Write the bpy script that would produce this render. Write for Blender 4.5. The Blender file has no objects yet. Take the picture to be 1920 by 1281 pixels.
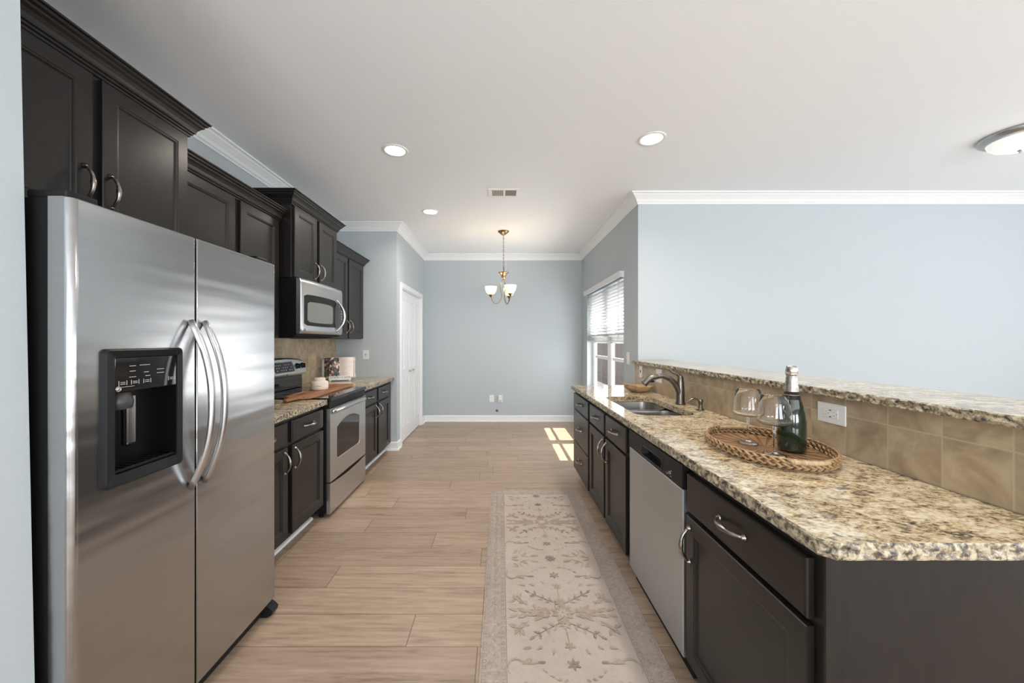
import bpy, bmesh, math, random
from mathutils import Vector, Matrix, noise as mnoise
PI = math.pi
rnd = random.Random(7)
sc = bpy.context.scene
COL = sc.collection

# ------------------------------------------------------------------ camera
F_PX = 705.0
cd = bpy.data.cameras.new('camera'); cam = bpy.data.objects.new('camera', cd); COL.objects.link(cam)
cam.location = (0, 0, 1.36); cam.rotation_euler = (PI/2, 0, 0)
cd.sensor_fit = 'HORIZONTAL'; cd.sensor_width = 36.0; cd.lens = F_PX/1920*36.0
cd.shift_x = 21/1920; cd.shift_y = -0.5/1920
cd.clip_start = 0.05; cd.clip_end = 100
sc.camera = cam

# ------------------------------------------------------------------ world, sun, daylight, fill lamps, exposure
w = bpy.data.worlds.new('world'); sc.world = w; w.use_nodes = True
bg = w.node_tree.nodes['Background']
bg.inputs[0].default_value = (0.86, 0.93, 1.0, 1); bg.inputs[1].default_value = 1.6

def lamp(name, kind, loc, energy, color=(1, 1, 1), direction=None, **kw):
    l = bpy.data.lights.new(name, kind); l.energy = energy; l.color = color
    for k, v in kw.items(): setattr(l, k, v)
    o = bpy.data.objects.new(name, l); COL.objects.link(o); o.location = loc
    if direction is not None:
        o.rotation_euler = Vector(direction).to_track_quat('-Z', 'Y').to_euler()
    return o

lamp('sun', 'SUN', (8, 5, 12), 12.0, (1.0, 0.95, 0.86), direction=(-1, 0, -1.6), angle=0.009)
# added fill lamps in unseen openings right and behind; daylight through the dining window
DAY = (0.96, 0.98, 1.0)
for (yc, wy) in ((-1.6, 1.9), (1.3, 1.9)):
    lamp('fill_right', 'AREA', (6.50, yc, 1.35), 36, DAY, direction=(-1, 0, 0.4), shape='RECTANGLE', size=wy, size_y=1.6)  # area fill added on the unseen right side, tilted up towards the ceiling
for xc in (-0.9, 1.6, 4.3):
    lamp('fill_rear', 'AREA', (xc, -3.50, 1.35), 96, DAY, direction=(0, 1, 0.8), shape='RECTANGLE', size=1.7, size_y=1.9)  # area fill added behind the camera, aimed up to brighten the ceiling
lamp('daylight_dining', 'AREA', (1.62, 5.1, 1.15), 38, DAY, direction=(-1, 0, 0), shape='RECTANGLE', size=1.6, size_y=1.15)

sc.view_settings.view_transform = 'Standard'
sc.view_settings.look = 'None'
sc.view_settings.gamma = 1.0
sc.view_settings.use_curve_mapping = False
sc.view_settings.exposure = 0.24

# ------------------------------------------------------------------ materials
def srgb(r, g, b):
    f = lambda c: (c/255/12.92) if c/255 <= 0.04045 else ((c/255+0.055)/1.055)**2.4
    return (f(r), f(g), f(b), 1)
class NT:
    def __init__(s, name):
        s.m = bpy.data.materials.new(name); s.m.use_nodes = True
        s.t = s.m.node_tree; s.b = s.t.nodes['Principled BSDF']
    def n(s, typ, **kw):
        nd = s.t.nodes.new(typ)
        for k, v in kw.items():
            if k.startswith('i_'):
                key = k[2:]; key = int(key) if key.isdigit() else key.replace('_', ' ')
                nd.inputs[key].default_value = v
            else: setattr(nd, k, v)
        return nd
    def l(s, a, b): s.t.links.new(a, b)
    def coord(s, scale=(1, 1, 1), rot=(0, 0, 0), kind='Object'):
        tc = s.n('ShaderNodeTexCoord'); mp = s.n('ShaderNodeMapping')
        mp.inputs['Scale'].default_value = scale; mp.inputs['Rotation'].default_value = rot
        s.l(tc.outputs[kind], mp.inputs[0]); return mp.outputs[0]
    def noise(s, vec, scale, detail=3, rough=0.5, dist=0.0):
        nd = s.n('ShaderNodeTexNoise'); nd.inputs['Scale'].default_value = scale
        nd.inputs['Detail'].default_value = detail; nd.inputs['Roughness'].default_value = rough
        nd.inputs['Distortion'].default_value = dist
        if vec is not None: s.l(vec, nd.inputs['Vector'])
        return nd
    def ramp(s, fac, stops, interp='LINEAR'):
        r = s.n('ShaderNodeValToRGB'); r.color_ramp.interpolation = interp
        e = r.color_ramp.elements
        e[0].position, e[0].color = stops[0][0], stops[0][1]
        e[1].position, e[1].color = stops[-1][0], stops[-1][1]
        for p, c in stops[1:-1]:
            x = e.new(p); x.color = c
        s.l(fac, r.inputs[0]); return r
    def math(s, op, a, b=None, c=None):
        m = s.n('ShaderNodeMath', operation=op)
        for i, v in enumerate((a, b, c)):
            if v is None: continue
            if isinstance(v, (int, float)): m.inputs[i].default_value = v
            else: s.l(v, m.inputs[i])
        return m.outputs[0]
    def mix(s, fac, a, b, blend='MIX'):
        m = s.n('ShaderNodeMix', data_type='RGBA', blend_type=blend)
        for sock, v in ((m.inputs[0], fac), (m.inputs[6], a), (m.inputs[7], b)):
            if isinstance(v, (int, float, tuple)): sock.default_value = v
            else: s.l(v, sock)
        return m.outputs[2]
    def bump(s, h, strength=0.2, dist=0.01):
        bp = s.n('ShaderNodeBump'); bp.inputs['Strength'].default_value = strength
        bp.inputs['Distance'].default_value = dist
        s.l(h, bp.inputs['Height']); s.l(bp.outputs[0], s.b.inputs['Normal']); return bp
def flat(name, col, rough=0.5, metal=0.0, spec=0.5, var=0.04, scale=30, bump=0.0, coat=0.0, emit=0.0, ecol=None, trans=0.0, ior=1.5, alpha=1.0):
    k = NT(name); b = k.b
    v = k.coord(); nz = k.noise(v, scale, 3)
    dark = tuple(c*(1-var) for c in col[:3])+(1,); light = tuple(min(1, c*(1+var)) for c in col[:3])+(1,)
    r = k.ramp(nz.outputs[0], [(0.3, dark), (0.7, light)])
    k.l(r.outputs[0], b.inputs['Base Color'])
    b.inputs['Roughness'].default_value = rough; b.inputs['Metallic'].default_value = metal
    b.inputs['Specular IOR Level'].default_value = spec
    b.inputs['Coat Weight'].default_value = coat; b.inputs['IOR'].default_value = ior
    b.inputs['Transmission Weight'].default_value = trans
    if emit: b.inputs['Emission Color'].default_value = ecol or col; b.inputs['Emission Strength'].default_value = emit
    if bump: k.bump(nz.outputs[0], bump, 0.002)
    return k.m

M = {}
M['wall'] = flat('blue_grey_wall_paint', srgb(185, 193, 197), 0.62, spec=0.3, var=0.012, scale=60, bump=0.05)
M['ceiling'] = flat('white_ceiling_paint', srgb(242, 245, 248), 0.85, spec=0.15, var=0.008, scale=80, bump=0.04)
M['trim'] = flat('white_gloss_trim', srgb(235, 237, 238), 0.35, var=0.006)
M['door_white'] = flat('white_door_paint', srgb(236, 238, 240), 0.4, var=0.006)
M['espresso'] = None
def espresso():
    k = NT('espresso_cabinet_stain'); v = k.coord((6, 6, 1.2)); nz = k.noise(v, 9, 6, 0.6)
    r = k.ramp(nz.outputs[0], [(0.25, (0.0095, 0.0078, 0.007, 1)), (0.75, (0.017, 0.0143, 0.0128, 1))])
    k.l(r.outputs[0], k.b.inputs['Base Color']); k.b.inputs['Roughness'].default_value = 0.30
    k.b.inputs['Specular IOR Level'].default_value = 0.42
    k.bump(nz.outputs[0], 0.04, 0.001); return k.m
M['espresso'] = espresso()
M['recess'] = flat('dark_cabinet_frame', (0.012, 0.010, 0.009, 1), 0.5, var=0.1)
M['black_plastic'] = flat('black_plastic', (0.012, 0.012, 0.013, 1), 0.42, var=0.05, spec=0.2)
M['black_gloss'] = flat('black_glass', (0.008, 0.008, 0.009, 1), 0.06, var=0.05, spec=0.6)
M['black_matte'] = flat('black_textured_steel', (0.007, 0.007, 0.007, 1), 0.6, spec=0.2, var=0.1, scale=200, bump=0.1)
M['grey_plastic'] = flat('grey_plastic', srgb(120, 120, 122), 0.4)
M['white_plastic'] = flat('white_plastic', srgb(232, 233, 232), 0.35, var=0.01)
M['slot'] = flat('dark_slot', (0.02, 0.02, 0.02, 1), 0.7)
M['mark'] = flat('printed_marking', srgb(190, 192, 194), 0.5)
def steel(name, base, rough, horiz=True, wave=0.0, sc_=1.0):
    k = NT(name)
    v = k.coord((1.5, 1.5, 420) if horiz else (420, 420, 1.5)); nz = k.noise(v, 2.0*sc_, 3, 0.6)
    r = k.ramp(nz.outputs[0], [(0.3, tuple(c*0.93 for c in base[:3])+(1,)), (0.7, base)])
    k.l(r.outputs[0], k.b.inputs['Base Color'])
    k.b.inputs['Metallic'].default_value = 1.0
    rr = k.math('MULTIPLY_ADD', nz.outputs[0], 0.08, rough-0.04); k.l(rr, k.b.inputs['Roughness'])
    if wave:
        v2 = k.coord((0.35, 0.35, 6.0)); n2 = k.noise(v2, 2.2, 1, 0.4)
        h = k.math('MULTIPLY_ADD', n2.outputs[0], 1.0, 0.0)
        bp = k.bump(h, 0.35, wave)
    return k.m
M['steel_fridge'] = steel('brushed_stainless_fridge', (0.48, 0.483, 0.49, 1), 0.24, True, 0.012)
M['steel'] = steel('brushed_stainless', (0.60, 0.60, 0.605, 1), 0.30)
M['steel_dw'] = steel('satin_stainless', (0.54, 0.565, 0.585, 1), 0.45)
M['steel_smooth'] = steel('polished_steel', (0.62, 0.61, 0.60, 1), 0.2)
M['sink_steel'] = steel('sink_steel', (0.42, 0.41, 0.40, 1), 0.32)
M['pewter'] = flat('antique_pewter', (0.34, 0.31, 0.275, 1), 0.30, metal=1.0, var=0.3, scale=60)
M['bronze'] = flat('brushed_bronze_nickel', (0.20, 0.18, 0.16, 1), 0.30, metal=1.0, var=0.15)
M['brass'] = flat('antique_brass', (0.30, 0.20, 0.125, 1), 0.28, metal=1.0, var=0.2)
M['nickel'] = flat('brushed_nickel_ring', (0.42, 0.42, 0.42, 1), 0.35, metal=1.0)
M['lens'] = flat('lit_lamp_lens', (1, 0.95, 0.88, 1), 0.5, emit=9.0, ecol=(1, 0.90, 0.76, 1))
M['shade'] = flat('frosted_amber_glass', srgb(250, 235, 200), 0.4, emit=0.85, ecol=(1, 0.80, 0.48, 1))
M['dome'] = flat('frosted_white_glass', srgb(245, 244, 238), 0.3, emit=0.35, ecol=(1, 0.97, 0.92, 1))
M['paper'] = flat('paper', srgb(232, 220, 214), 0.8, var=0.02)
M['page_edge'] = flat('page_edges', srgb(215, 208, 198), 0.9, var=0.12, scale=300)
M['ceramic'] = flat('cream_frosted_jar', srgb(226, 212, 196), 0.35, var=0.05, scale=12)
M['foil'] = flat('champagne_foil', (0.40, 0.355, 0.315, 1), 0.35, metal=0.9, var=0.25, scale=120, bump=0.5)
M['glass'] = flat('clear_glass', (1, 1, 1, 1), 0.0, trans=1.0, ior=1.45, var=0.0)
def pane_mat():
    k = NT('window_pane_glass'); out = k.t.nodes['Material Output']
    tr_ = k.n('ShaderNodeBsdfTransparent'); gl = k.n('ShaderNodeBsdfGlossy'); gl.inputs['Roughness'].default_value = 0.0
    mx = k.n('ShaderNodeMixShader'); mx.inputs[0].default_value = 0.05
    k.l(tr_.outputs[0], mx.inputs[1]); k.l(gl.outputs[0], mx.inputs[2]); k.l(mx.outputs[0], out.inputs[0])
    return k.m
M['pane'] = pane_mat()
M['bottle'] = flat('dark_green_glass', (0.010, 0.022, 0.012, 1), 0.05, spec=0.7, coat=0.6)
M['fence'] = flat('dark_brown_fence', srgb(100, 86, 78), 0.8, var=0.15, scale=8)
M['ground'] = flat('pale_patio', srgb(205, 205, 200), 0.9, var=0.05)
M['blind'] = flat('white_blind', srgb(228, 229, 230), 0.5, var=0.005, )
M['blind'].node_tree.nodes['Principled BSDF'].inputs['Subsurface Weight'].default_value = 0.1
M['blind'].node_tree.nodes['Principled BSDF'].inputs['Subsurface Radius'].default_value = (0.02, 0.02, 0.02)
M['blind'].node_tree.nodes['Principled BSDF'].inputs['Subsurface Scale'].default_value = 1.0

def granite():
    k = NT('speckled_granite')
    v = k.coord((0.8, 1.3, 1.2), (0, 0, 0.35))
    n1 = k.noise(v, 40, 6, 0.68, 1.0)
    n2 = k.noise(v, 13, 3, 0.6, 0.6)
    n3 = k.noise(v, 95, 3, 0.6, 0.3)
    a = k.math('MULTIPLY_ADD', n2.outputs[0], 0.35, k.math('MULTIPLY_ADD', n3.outputs[0], 0.36, k.math('MULTIPLY', n1.outputs[0], 0.51)))
    r = k.ramp(a, [(0.47, srgb(44, 42, 45)), (0.515, srgb(92, 85, 80)), (0.55, srgb(140, 120, 94)), (0.60, srgb(184, 164, 130)), (0.66, srgb(204, 190, 160)), (0.72, srgb(218, 210, 194))])
    n4 = k.noise(v, 22, 4, 0.7, 1.5)
    m = k.ramp(n4.outputs[0], [(0.60, (0, 0, 0, 1)), (0.66, (1, 1, 1, 1))])
    c = k.mix(m.outputs[0], r.outputs[0], srgb(104, 98, 96))
    k.l(c, k.b.inputs['Base Color']); k.b.inputs['Roughness'].default_value = 0.10
    k.b.inputs['Specular IOR Level'].default_value = 0.6
    return k.m
M['granite'] = granite()
def granite_edge():
    k = NT('chiselled_granite_edge')
    v = k.coord((1, 1, 1)); n1 = k.noise(v, 62, 5, 0.65, 0.4)
    r = k.ramp(n1.outputs[0], [(0.36, srgb(50, 48, 48)), (0.45, srgb(112, 102, 88)), (0.52, srgb(162, 148, 122)), (0.60, srgb(194, 182, 156)), (0.70, srgb(142, 136, 128))])
    k.l(r.outputs[0], k.b.inputs['Base Color']); k.b.inputs['Roughness'].default_value = 0.35
    n2 = k.noise(v, 70, 3); k.bump(n2.outputs[0], 0.5, 0.004)
    return k.m
M['granite_edge'] = granite_edge()

def floor_mat():
    k = NT('oak_plank_floor')
    tc = k.n('ShaderNodeTexCoord'); sp = k.n('ShaderNodeSeparateXYZ'); k.l(tc.outputs['Object'], sp.inputs[0])
    X, Y = sp.outputs[0], sp.outputs[1]
    W, L = 0.2, 1.24
    ys = k.math('MULTIPLY_ADD', Y, 1/W, -1.673/W+100)
    row = k.math('FLOOR', ys); fy = k.math('SUBTRACT', ys, row)
    wn = k.n('ShaderNodeTexWhiteNoise', noise_dimensions='1D'); k.l(row, wn.inputs['W'])
    xs = k.math('ADD', k.math('MULTIPLY_ADD', X, 1/L, 50), k.math('MULTIPLY', wn.outputs[0], 1.0))
    colm = k.math('FLOOR', xs); fx = k.math('SUBTRACT', xs, colm)
    cb = k.n('ShaderNodeCombineXYZ'); k.l(row, cb.inputs[0]); k.l(colm, cb.inputs[1])
    w2 = k.n('ShaderNodeTexWhiteNoise', noise_dimensions='2D'); k.l(cb.outputs[0], w2.inputs['Vector'])
    # grain
    off = k.math('MULTIPLY', w2.outputs[0], 37.0)
    cg = k.n('ShaderNodeCombineXYZ')
    k.l(k.math('ADD', k.math('MULTIPLY', X, 0.9), off), cg.inputs[0]); k.l(k.math('ADD', k.math('MULTIPLY', Y, 9.0), off), cg.inputs[1]); k.l(off, cg.inputs[2])
    g1 = k.noise(cg.outputs[0], 1.6, 5, 0.6, 1.2); g2 = k.noise(cg.outputs[0], 9.0, 3, 0.6, 0.4)
    wv = k.n('ShaderNodeTexWave', wave_type='RINGS', rings_direction='Z'); wv.inputs['Scale'].default_value = 1.1
    wv.inputs['Distortion'].default_value = 11; wv.inputs['Detail'].default_value = 3; wv.inputs['Detail Scale'].default_value = 0.8
    k.l(cg.outputs[0], wv.inputs['Vector'])
    gg = k.math('MULTIPLY_ADD', g1.outputs[0], 0.55, k.math('MULTIPLY_ADD', g2.outputs[0], 0.36, k.math('MULTIPLY', wv.outputs[0], 0.055)))
    r = k.ramp(gg, [(0.32, srgb(136, 115, 98)), (0.44, srgb(165, 143, 123)), (0.58, srgb(179, 157, 136)), (0.70, srgb(190, 170, 150))])
    tint = k.ramp(w2.outputs[0], [(0.0, (0.86, 0.855, 0.86, 1)), (0.5, (0.96, 0.955, 0.955, 1)), (1.0, (1.06, 1.06, 1.06, 1))])
    c = k.mix(1.0, r.outputs[0], tint.outputs[0], 'MULTIPLY')
    ey = k.math('LESS_THAN', k.math('MINIMUM', fy, k.math('SUBTRACT', 1.0, fy)), 0.0090)
    ex = k.math('LESS_THAN', k.math('MINIMUM', fx, k.math('SUBTRACT', 1.0, fx)), 0.0017)
    e = k.math('MAXIMUM', ey, ex)
    c2 = k.mix(k.math('MULTIPLY', e, 0.72), c, srgb(84, 64, 48))
    k.l(c2, k.b.inputs['Base Color'])
    k.b.inputs['Roughness'].default_value = 0.36; k.b.inputs['Specular IOR Level'].default_value = 0.35
    k.bump(k.math('MULTIPLY_ADD', gg, 0.2, k.math('MULTIPLY', e, -1.0)), 0.15, 0.001)
    return k.m
M['floor'] = floor_mat()

def tile_mat():
    # 16 cm stone tiles on planes of constant X; rows measured upward from the counter
    k = NT('tan_ceramic_tile')
    tc = k.n('ShaderNodeTexCoord'); sp = k.n('ShaderNodeSeparateXYZ'); k.l(tc.outputs['Object'], sp.inputs[0])
    Y, Z = sp.outputs[1], sp.outputs[2]; S = 0.16
    ys = k.math('MULTIPLY_ADD', Y, 1/S, -0.982/S+50); zs = k.math('MULTIPLY_ADD', Z, 1/S, -1.07/S+50)
    r_, c_ = k.math('FLOOR', zs), k.math('FLOOR', ys)
    fy, fz = k.math('SUBTRACT', ys, c_), k.math('SUBTRACT', zs, r_)
    cb = k.n('ShaderNodeCombineXYZ'); k.l(r_, cb.inputs[0]); k.l(c_, cb.inputs[1])
    wn = k.n('ShaderNodeTexWhiteNoise', noise_dimensions='2D'); k.l(cb.outputs[0], wn.inputs['Vector'])
    cc = k.n('ShaderNodeCombineXYZ'); k.l(k.math('ADD', Y, k.math('MULTIPLY', wn.outputs[0], 9.0)), cc.inputs[1]); k.l(Z, cc.inputs[2])
    nz = k.noise(cc.outputs[0], 9, 5, 0.6, 0.5)
    r = k.ramp(nz.outputs[0], [(0.3, srgb(150, 131, 106)), (0.5, srgb(176, 157, 130)), (0.68, srgb(194, 177, 150))])
    tint = k.ramp(wn.outputs[0], [(0, (0.92, 0.91, 0.90, 1)), (1, (1.03, 1.03, 1.02, 1))])
    c = k.mix(1.0, r.outputs[0], tint.outputs[0], 'MULTIPLY')
    e = k.math('LESS_THAN', k.math('MINIMUM', k.math('MINIMUM', fy, k.math('SUBTRACT', 1.0, fy)), k.math('MINIMUM', fz, k.math('SUBTRACT', 1.0, fz))), 0.016)
    c2 = k.mix(k.math('MULTIPLY', e, 0.6), c, srgb(192, 176, 150))
    k.l(c2, k.b.inputs['Base Color']); k.b.inputs['Roughness'].default_value = 0.35
    k.bump(k.math('MULTIPLY', e, -1.0), 0.5, 0.002); return k.m
M['tile'] = tile_mat()

def wood_mat(name, c1, c2, c3, rough=0.45, stretch=(14, 1.2, 14), scale=2.2):
    k = NT(name); v = k.coord(stretch); nz = k.noise(v, scale, 5, 0.6, 1.0)
    r = k.ramp(nz.outputs[0], [(0.3, c1), (0.5, c2), (0.7, c3)])
    k.l(r.outputs[0], k.b.inputs['Base Color']); k.b.inputs['Roughness'].default_value = rough
    k.bump(nz.outputs[0], 0.08, 0.002); return k.m
M['acacia'] = wood_mat('acacia_board', srgb(84, 52, 32), srgb(148, 100, 66), srgb(186, 140, 100))
M['bowl_wood'] = wood_mat('pale_carved_wood', srgb(120, 96, 68), srgb(164, 136, 102), srgb(190, 166, 130), 0.5, (3, 14, 14))
M['seagrass'] = wood_mat('woven_seagrass', srgb(112, 84, 56), srgb(160, 128, 90), srgb(198, 168, 126), 0.6, (9, 9, 9), 7)
M['seagrass_dark'] = wood_mat('woven_seagrass_base', srgb(96, 68, 46), srgb(140, 106, 74), srgb(176, 140, 100), 0.22, (3, 60, 3), 2)
M['seagrass_spokes_gap_shade'] = wood_mat('woven_spokes_gap_shade', srgb(66, 46, 32), srgb(100, 74, 52), srgb(130, 100, 72), 0.25, (3, 60, 3), 2)  # dark spoke strips of the base; also shade painted between rim strands
M['seagrass_pale'] = wood_mat('pale_handle_wrap', srgb(150, 126, 92), srgb(180, 156, 120), srgb(198, 178, 144), 0.6, (40, 4, 4), 3)
def rug_mat(name, a, b, dark, amt):
    k = NT(name); v = k.coord()
    n1 = k.noise(v, 3.5, 4, 0.6); n2 = k.noise(v, 42, 4, 0.75); v3 = k.coord((8, 260, 1)); n3 = k.noise(v3, 1, 3)
    c = k.ramp(n1.outputs[0], [(0.35, a), (0.65, b)])
    m = k.ramp(n2.outputs[0], [(0.50, (0, 0, 0, 1)), (0.72, (amt,)*3+(1,))])
    c2 = k.mix(m.outputs[0], c.outputs[0], dark)
    c3 = k.mix(k.math('MULTIPLY', n3.outputs[0], 0.10), c2, srgb(120, 108, 98))
    k.l(c3, k.b.inputs['Base Color']); k.b.inputs['Roughness'].default_value = 0.95
    k.b.inputs['Specular IOR Level'].default_value = 0.1
    v4 = k.coord((500, 500, 1)); n4 = k.noise(v4, 1, 2); k.bump(n4.outputs[0], 0.3, 0.002)
    return k.m
M['rug_field'] = rug_mat('rug_cream_field', srgb(186, 172, 162), srgb(195, 182, 172), srgb(164, 149, 140), 0.4)
M['rug_border'] = rug_mat('rug_taupe_border', srgb(173, 159, 150), srgb(184, 170, 161), srgb(138, 125, 118), 0.85)
M['rug_motif'] = rug_mat('rug_faded_motif', srgb(163, 147, 133), srgb(177, 162, 148), srgb(192, 179, 166), 1.0)
M['rug_dark'] = rug_mat('rug_dark_motif', srgb(140, 125, 115), srgb(154, 139, 127), srgb(190, 177, 164), 1.0)
def photo_mat():
    k = NT('cookbook_photo_page'); v = k.coord((1, 1, 1))
    vo = k.n('ShaderNodeTexVoronoi'); vo.inputs['Scale'].default_value = 42; k.l(v, vo.inputs['Vector'])
    sp = k.n('ShaderNodeSeparateColor'); k.l(vo.outputs['Color'], sp.inputs[0])
    r = k.ramp(sp.outputs[0], [(0.0, srgb(50, 46, 48)), (0.22, srgb(120, 80, 62)), (0.36, srgb(72, 84, 52)), (0.5, srgb(84, 80, 84)), (0.62, srgb(188, 140, 112)), (0.75, srgb(60, 66, 60)), (0.88, srgb(214, 208, 204))], 'CONSTANT')
    k.l(r.outputs[0], k.b.inputs['Base Color']); k.b.inputs['Roughness'].default_value = 0.3; return k.m
M['photo'] = photo_mat()

# ------------------------------------------------------------------ mesh helpers
def BM(): return bmesh.new()
def box(bm, x0, x1, y0, y1, z0, z1, bevel=0.0, seg=2, mi=0):
    vs = [bm.verts.new(p) for p in ((x0, y0, z0), (x1, y0, z0), (x1, y1, z0), (x0, y1, z0), (x0, y0, z1), (x1, y0, z1), (x1, y1, z1), (x0, y1, z1))]
    fs = [bm.faces.new([vs[i] for i in q]) for q in ((0, 3, 2, 1), (4, 5, 6, 7), (0, 1, 5, 4), (1, 2, 6, 5), (2, 3, 7, 6), (3, 0, 4, 7))]
    for f in fs: f.material_index = mi
    if bevel:
        es = list({e for f in fs for e in f.edges})
        bmesh.ops.bevel(bm, geom=es, offset=bevel, segments=seg, affect='EDGES', profile=0.5)
    return fs
def lathe(bm, prof, c=(0, 0, 0), seg=32, sx=1.0, sy=1.0, axis='Z', cap=True, mi=0):
    rings = []
    for r, z in prof:
        ring = []
        for i in range(seg):
            a = 2*PI*i/seg; x, y = r*math.cos(a)*sx, r*math.sin(a)*sy
            if axis == 'Z': p = (c[0]+x, c[1]+y, c[2]+z)
            elif axis == 'X': p = (c[0]+z, c[1]+x, c[2]+y)
            else: p = (c[0]+x, c[1]+z, c[2]+y)
            ring.append(bm.verts.new(p))
        rings.append(ring)
    for a, b in zip(rings, rings[1:]):
        for i in range(seg):
            f = bm.faces.new((a[i], a[(i+1) % seg], b[(i+1) % seg], b[i])); f.smooth = True; f.material_index = mi
    if cap:
        for ring, (r, z) in ((rings[0], prof[0]), (rings[-1], prof[-1])):
            if r > 1e-5:
                f = bm.faces.new(ring); f.material_index = mi
    return rings
def sweep(bm, pts, rad, seg=10, up=(0, 0, 1), cap=True, closed=False, mi=0):
    pts = [Vector(p) for p in pts]; n = len(pts)
    if not isinstance(rad, list): rad = [rad]*n
    rings = []; u = Vector(up)
    for i, p in enumerate(pts):
        if closed: t = pts[(i+1) % n]-pts[i-1]
        else: t = pts[min(i+1, n-1)]-pts[max(i-1, 0)]
        t.normalize()
        s = t.cross(u)
        if s.length < 1e-4: s = t.cross(Vector((1, 0.01, 0)))
        s.normalize(); v = s.cross(t).normalized(); u = v
        ra = rad[i]; ra, rb = ra if isinstance(ra, tuple) else (ra, ra)
        rings.append([bm.verts.new(p+s*(ra*math.cos(2*PI*k/seg))+v*(rb*math.sin(2*PI*k/seg))) for k in range(seg)])
    prs = list(zip(rings, rings[1:]))+([(rings[-1], rings[0])] if closed else [])
    for a, b in prs:
        for k in range(seg):
            f = bm.faces.new((a[k], a[(k+1) % seg], b[(k+1) % seg], b[k])); f.smooth = True; f.material_index = mi
    if cap and not closed:
        for r in (rings[0], rings[-1]):
            f = bm.faces.new(r); f.material_index = mi
def smooth_path(pts, n=8):
    P = [Vector(p) for p in pts]; P = [P[0]*2-P[1]]+P+[P[-1]*2-P[-2]]; out = []
    for i in range(1, len(P)-2):
        for k in range(n):
            t = k/n; a, b, c, d = P[i-1:i+3]
            out.append(0.5*((2*b)+(c-a)*t+(2*a-5*b+4*c-d)*t*t+(3*b-a-3*c+d)*t**3))
    out.append(P[-2]); return out
def prism(bm, poly, plane, a, b, mi=0):
    """poly of 2D points; plane 'XZ' extruded along Y, 'YZ' along X, 'XY' along Z."""
    def P(u, v, w_):
        return {'XZ': (u, w_, v), 'YZ': (w_, u, v), 'XY': (u, v, w_)}[plane]
    A = [bm.verts.new(P(u, v, a)) for u, v in poly]; B = [bm.verts.new(P(u, v, b)) for u, v in poly]
    n = len(poly); fs = []
    for i in range(n):
        fs.append(bm.faces.new((A[i], A[(i+1) % n], B[(i+1) % n], B[i])))
    fs.append(bm.faces.new(A)); fs.append(bm.faces.new(B))
    for f in fs: f.material_index = mi
    return fs
def rings_panel(bm, s, xf, y0, y1, z0, z1, rings, back, mi=0, arch=0.0):
    """front facing +-X (s). rings: list of (inset, depth); depth measured back from xf."""
    prev = None
    def rect(i, d):
        x = xf-s*d
        return [bm.verts.new((x, y0+i, z0+i)), bm.verts.new((x, y1-i, z0+i)), bm.verts.new((x, y1-i, z1-i)), bm.verts.new((x, y0+i, z1-i))]
    first = rect(0, back); prev = first
    bm.faces.new(prev).material_index = mi
    for i, d in rings:
        cur = rect(i, d)
        for k in range(4):
            bm.faces.new((prev[k], prev[(k+1) % 4], cur[(k+1) % 4], cur[k])).material_index = mi
        prev = cur
    bm.faces.new(prev).material_index = mi
def obj(name, bm, mats, parent=None, at=None, kind=None, recalc=True, local=False):
    """world-space bmesh -> one mesh object. With a parent the mesh is moved into the parent's frame."""
    if recalc: bmesh.ops.recalc_face_normals(bm, faces=bm.faces[:])
    if at is None:
        if parent is not None: at = Vector((0, 0, 0))
        else: at = Vector((0, 0, 0))
    else: at = Vector(at)
    org = Vector((0, 0, 0))
    p = parent
    while p is not None:
        org += p.location; p = p.parent
    if not local: bmesh.ops.translate(bm, verts=bm.verts[:], vec=-(org+at))
    me = bpy.data.meshes.new(name); bm.to_mesh(me); bm.free()
    for m in (mats if isinstance(mats, (list, tuple)) else [mats]): me.materials.append(m)
    o = bpy.data.objects.new(name, me); COL.objects.link(o)
    o.location = at
    if parent is not None: o.parent = parent
    if kind: o['kind'] = kind
    return o
def tag(o, label, cat, group=None):
    o['label'] = label; o['category'] = cat
    if group: o['group'] = group
    return o
def thing(name, loc, label, cat, group=None, rz=0):
    o = bpy.data.objects.new(name, None); COL.objects.link(o); o.location = loc; o.rotation_euler = (0, 0, rz)
    o.empty_display_size = 0.1
    return tag(o, label, cat, group)
def struct(name, bm, mat, parent=None): return obj(name, bm, mat, parent, kind='structure')
def dup(o, loc, label=None, parent=None):
    c = o.copy(); COL.objects.link(c)
    if parent is not None: c.parent = parent
    else: c.location = loc
    if label: c['label'] = label
    for ch in [x for x in bpy.data.objects if x.parent == o]: dup(ch, None, None, c)
    return c

# ------------------------------------------------------------------ the room
XL, XR = -2.065, 1.373          # kitchen left wall, dining nook right wall / knee wall line
XC = -1.297                    # pantry (closet) wall
YR, YW, YB = 4.69, 3.76, 6.37  # return wall, living room end wall, dining end wall
H = 2.83; XE = 6.6; YS = -3.6; XW = -2.95
bm = BM(); prism(bm, [(XW-0.1, YS-0.1), (XE+0.1, YS-0.1), (XE+0.1, YW+0.1), (XR+0.14, YW+0.1), (XR+0.14, YB+0.1), (XW-0.1, YB+0.1)], 'XY', -0.08, 0); struct('floor', bm, M['floor'])
bm = BM(); prism(bm, [(XW-0.1, YS-0.1), (XE+0.1, YS-0.1), (XE+0.1, YW+0.1), (XR+0.14, YW+0.1), (XR+0.14, YB+0.1), (XW-0.1, YB+0.1)], 'XY', H, H+0.08); struct('ceiling', bm, M['ceiling'])
bm = BM(); box(bm, XL-0.1, XL, 0.98, YR+0.1, 0, H); struct('wall_left', bm, M['wall'])
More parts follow.
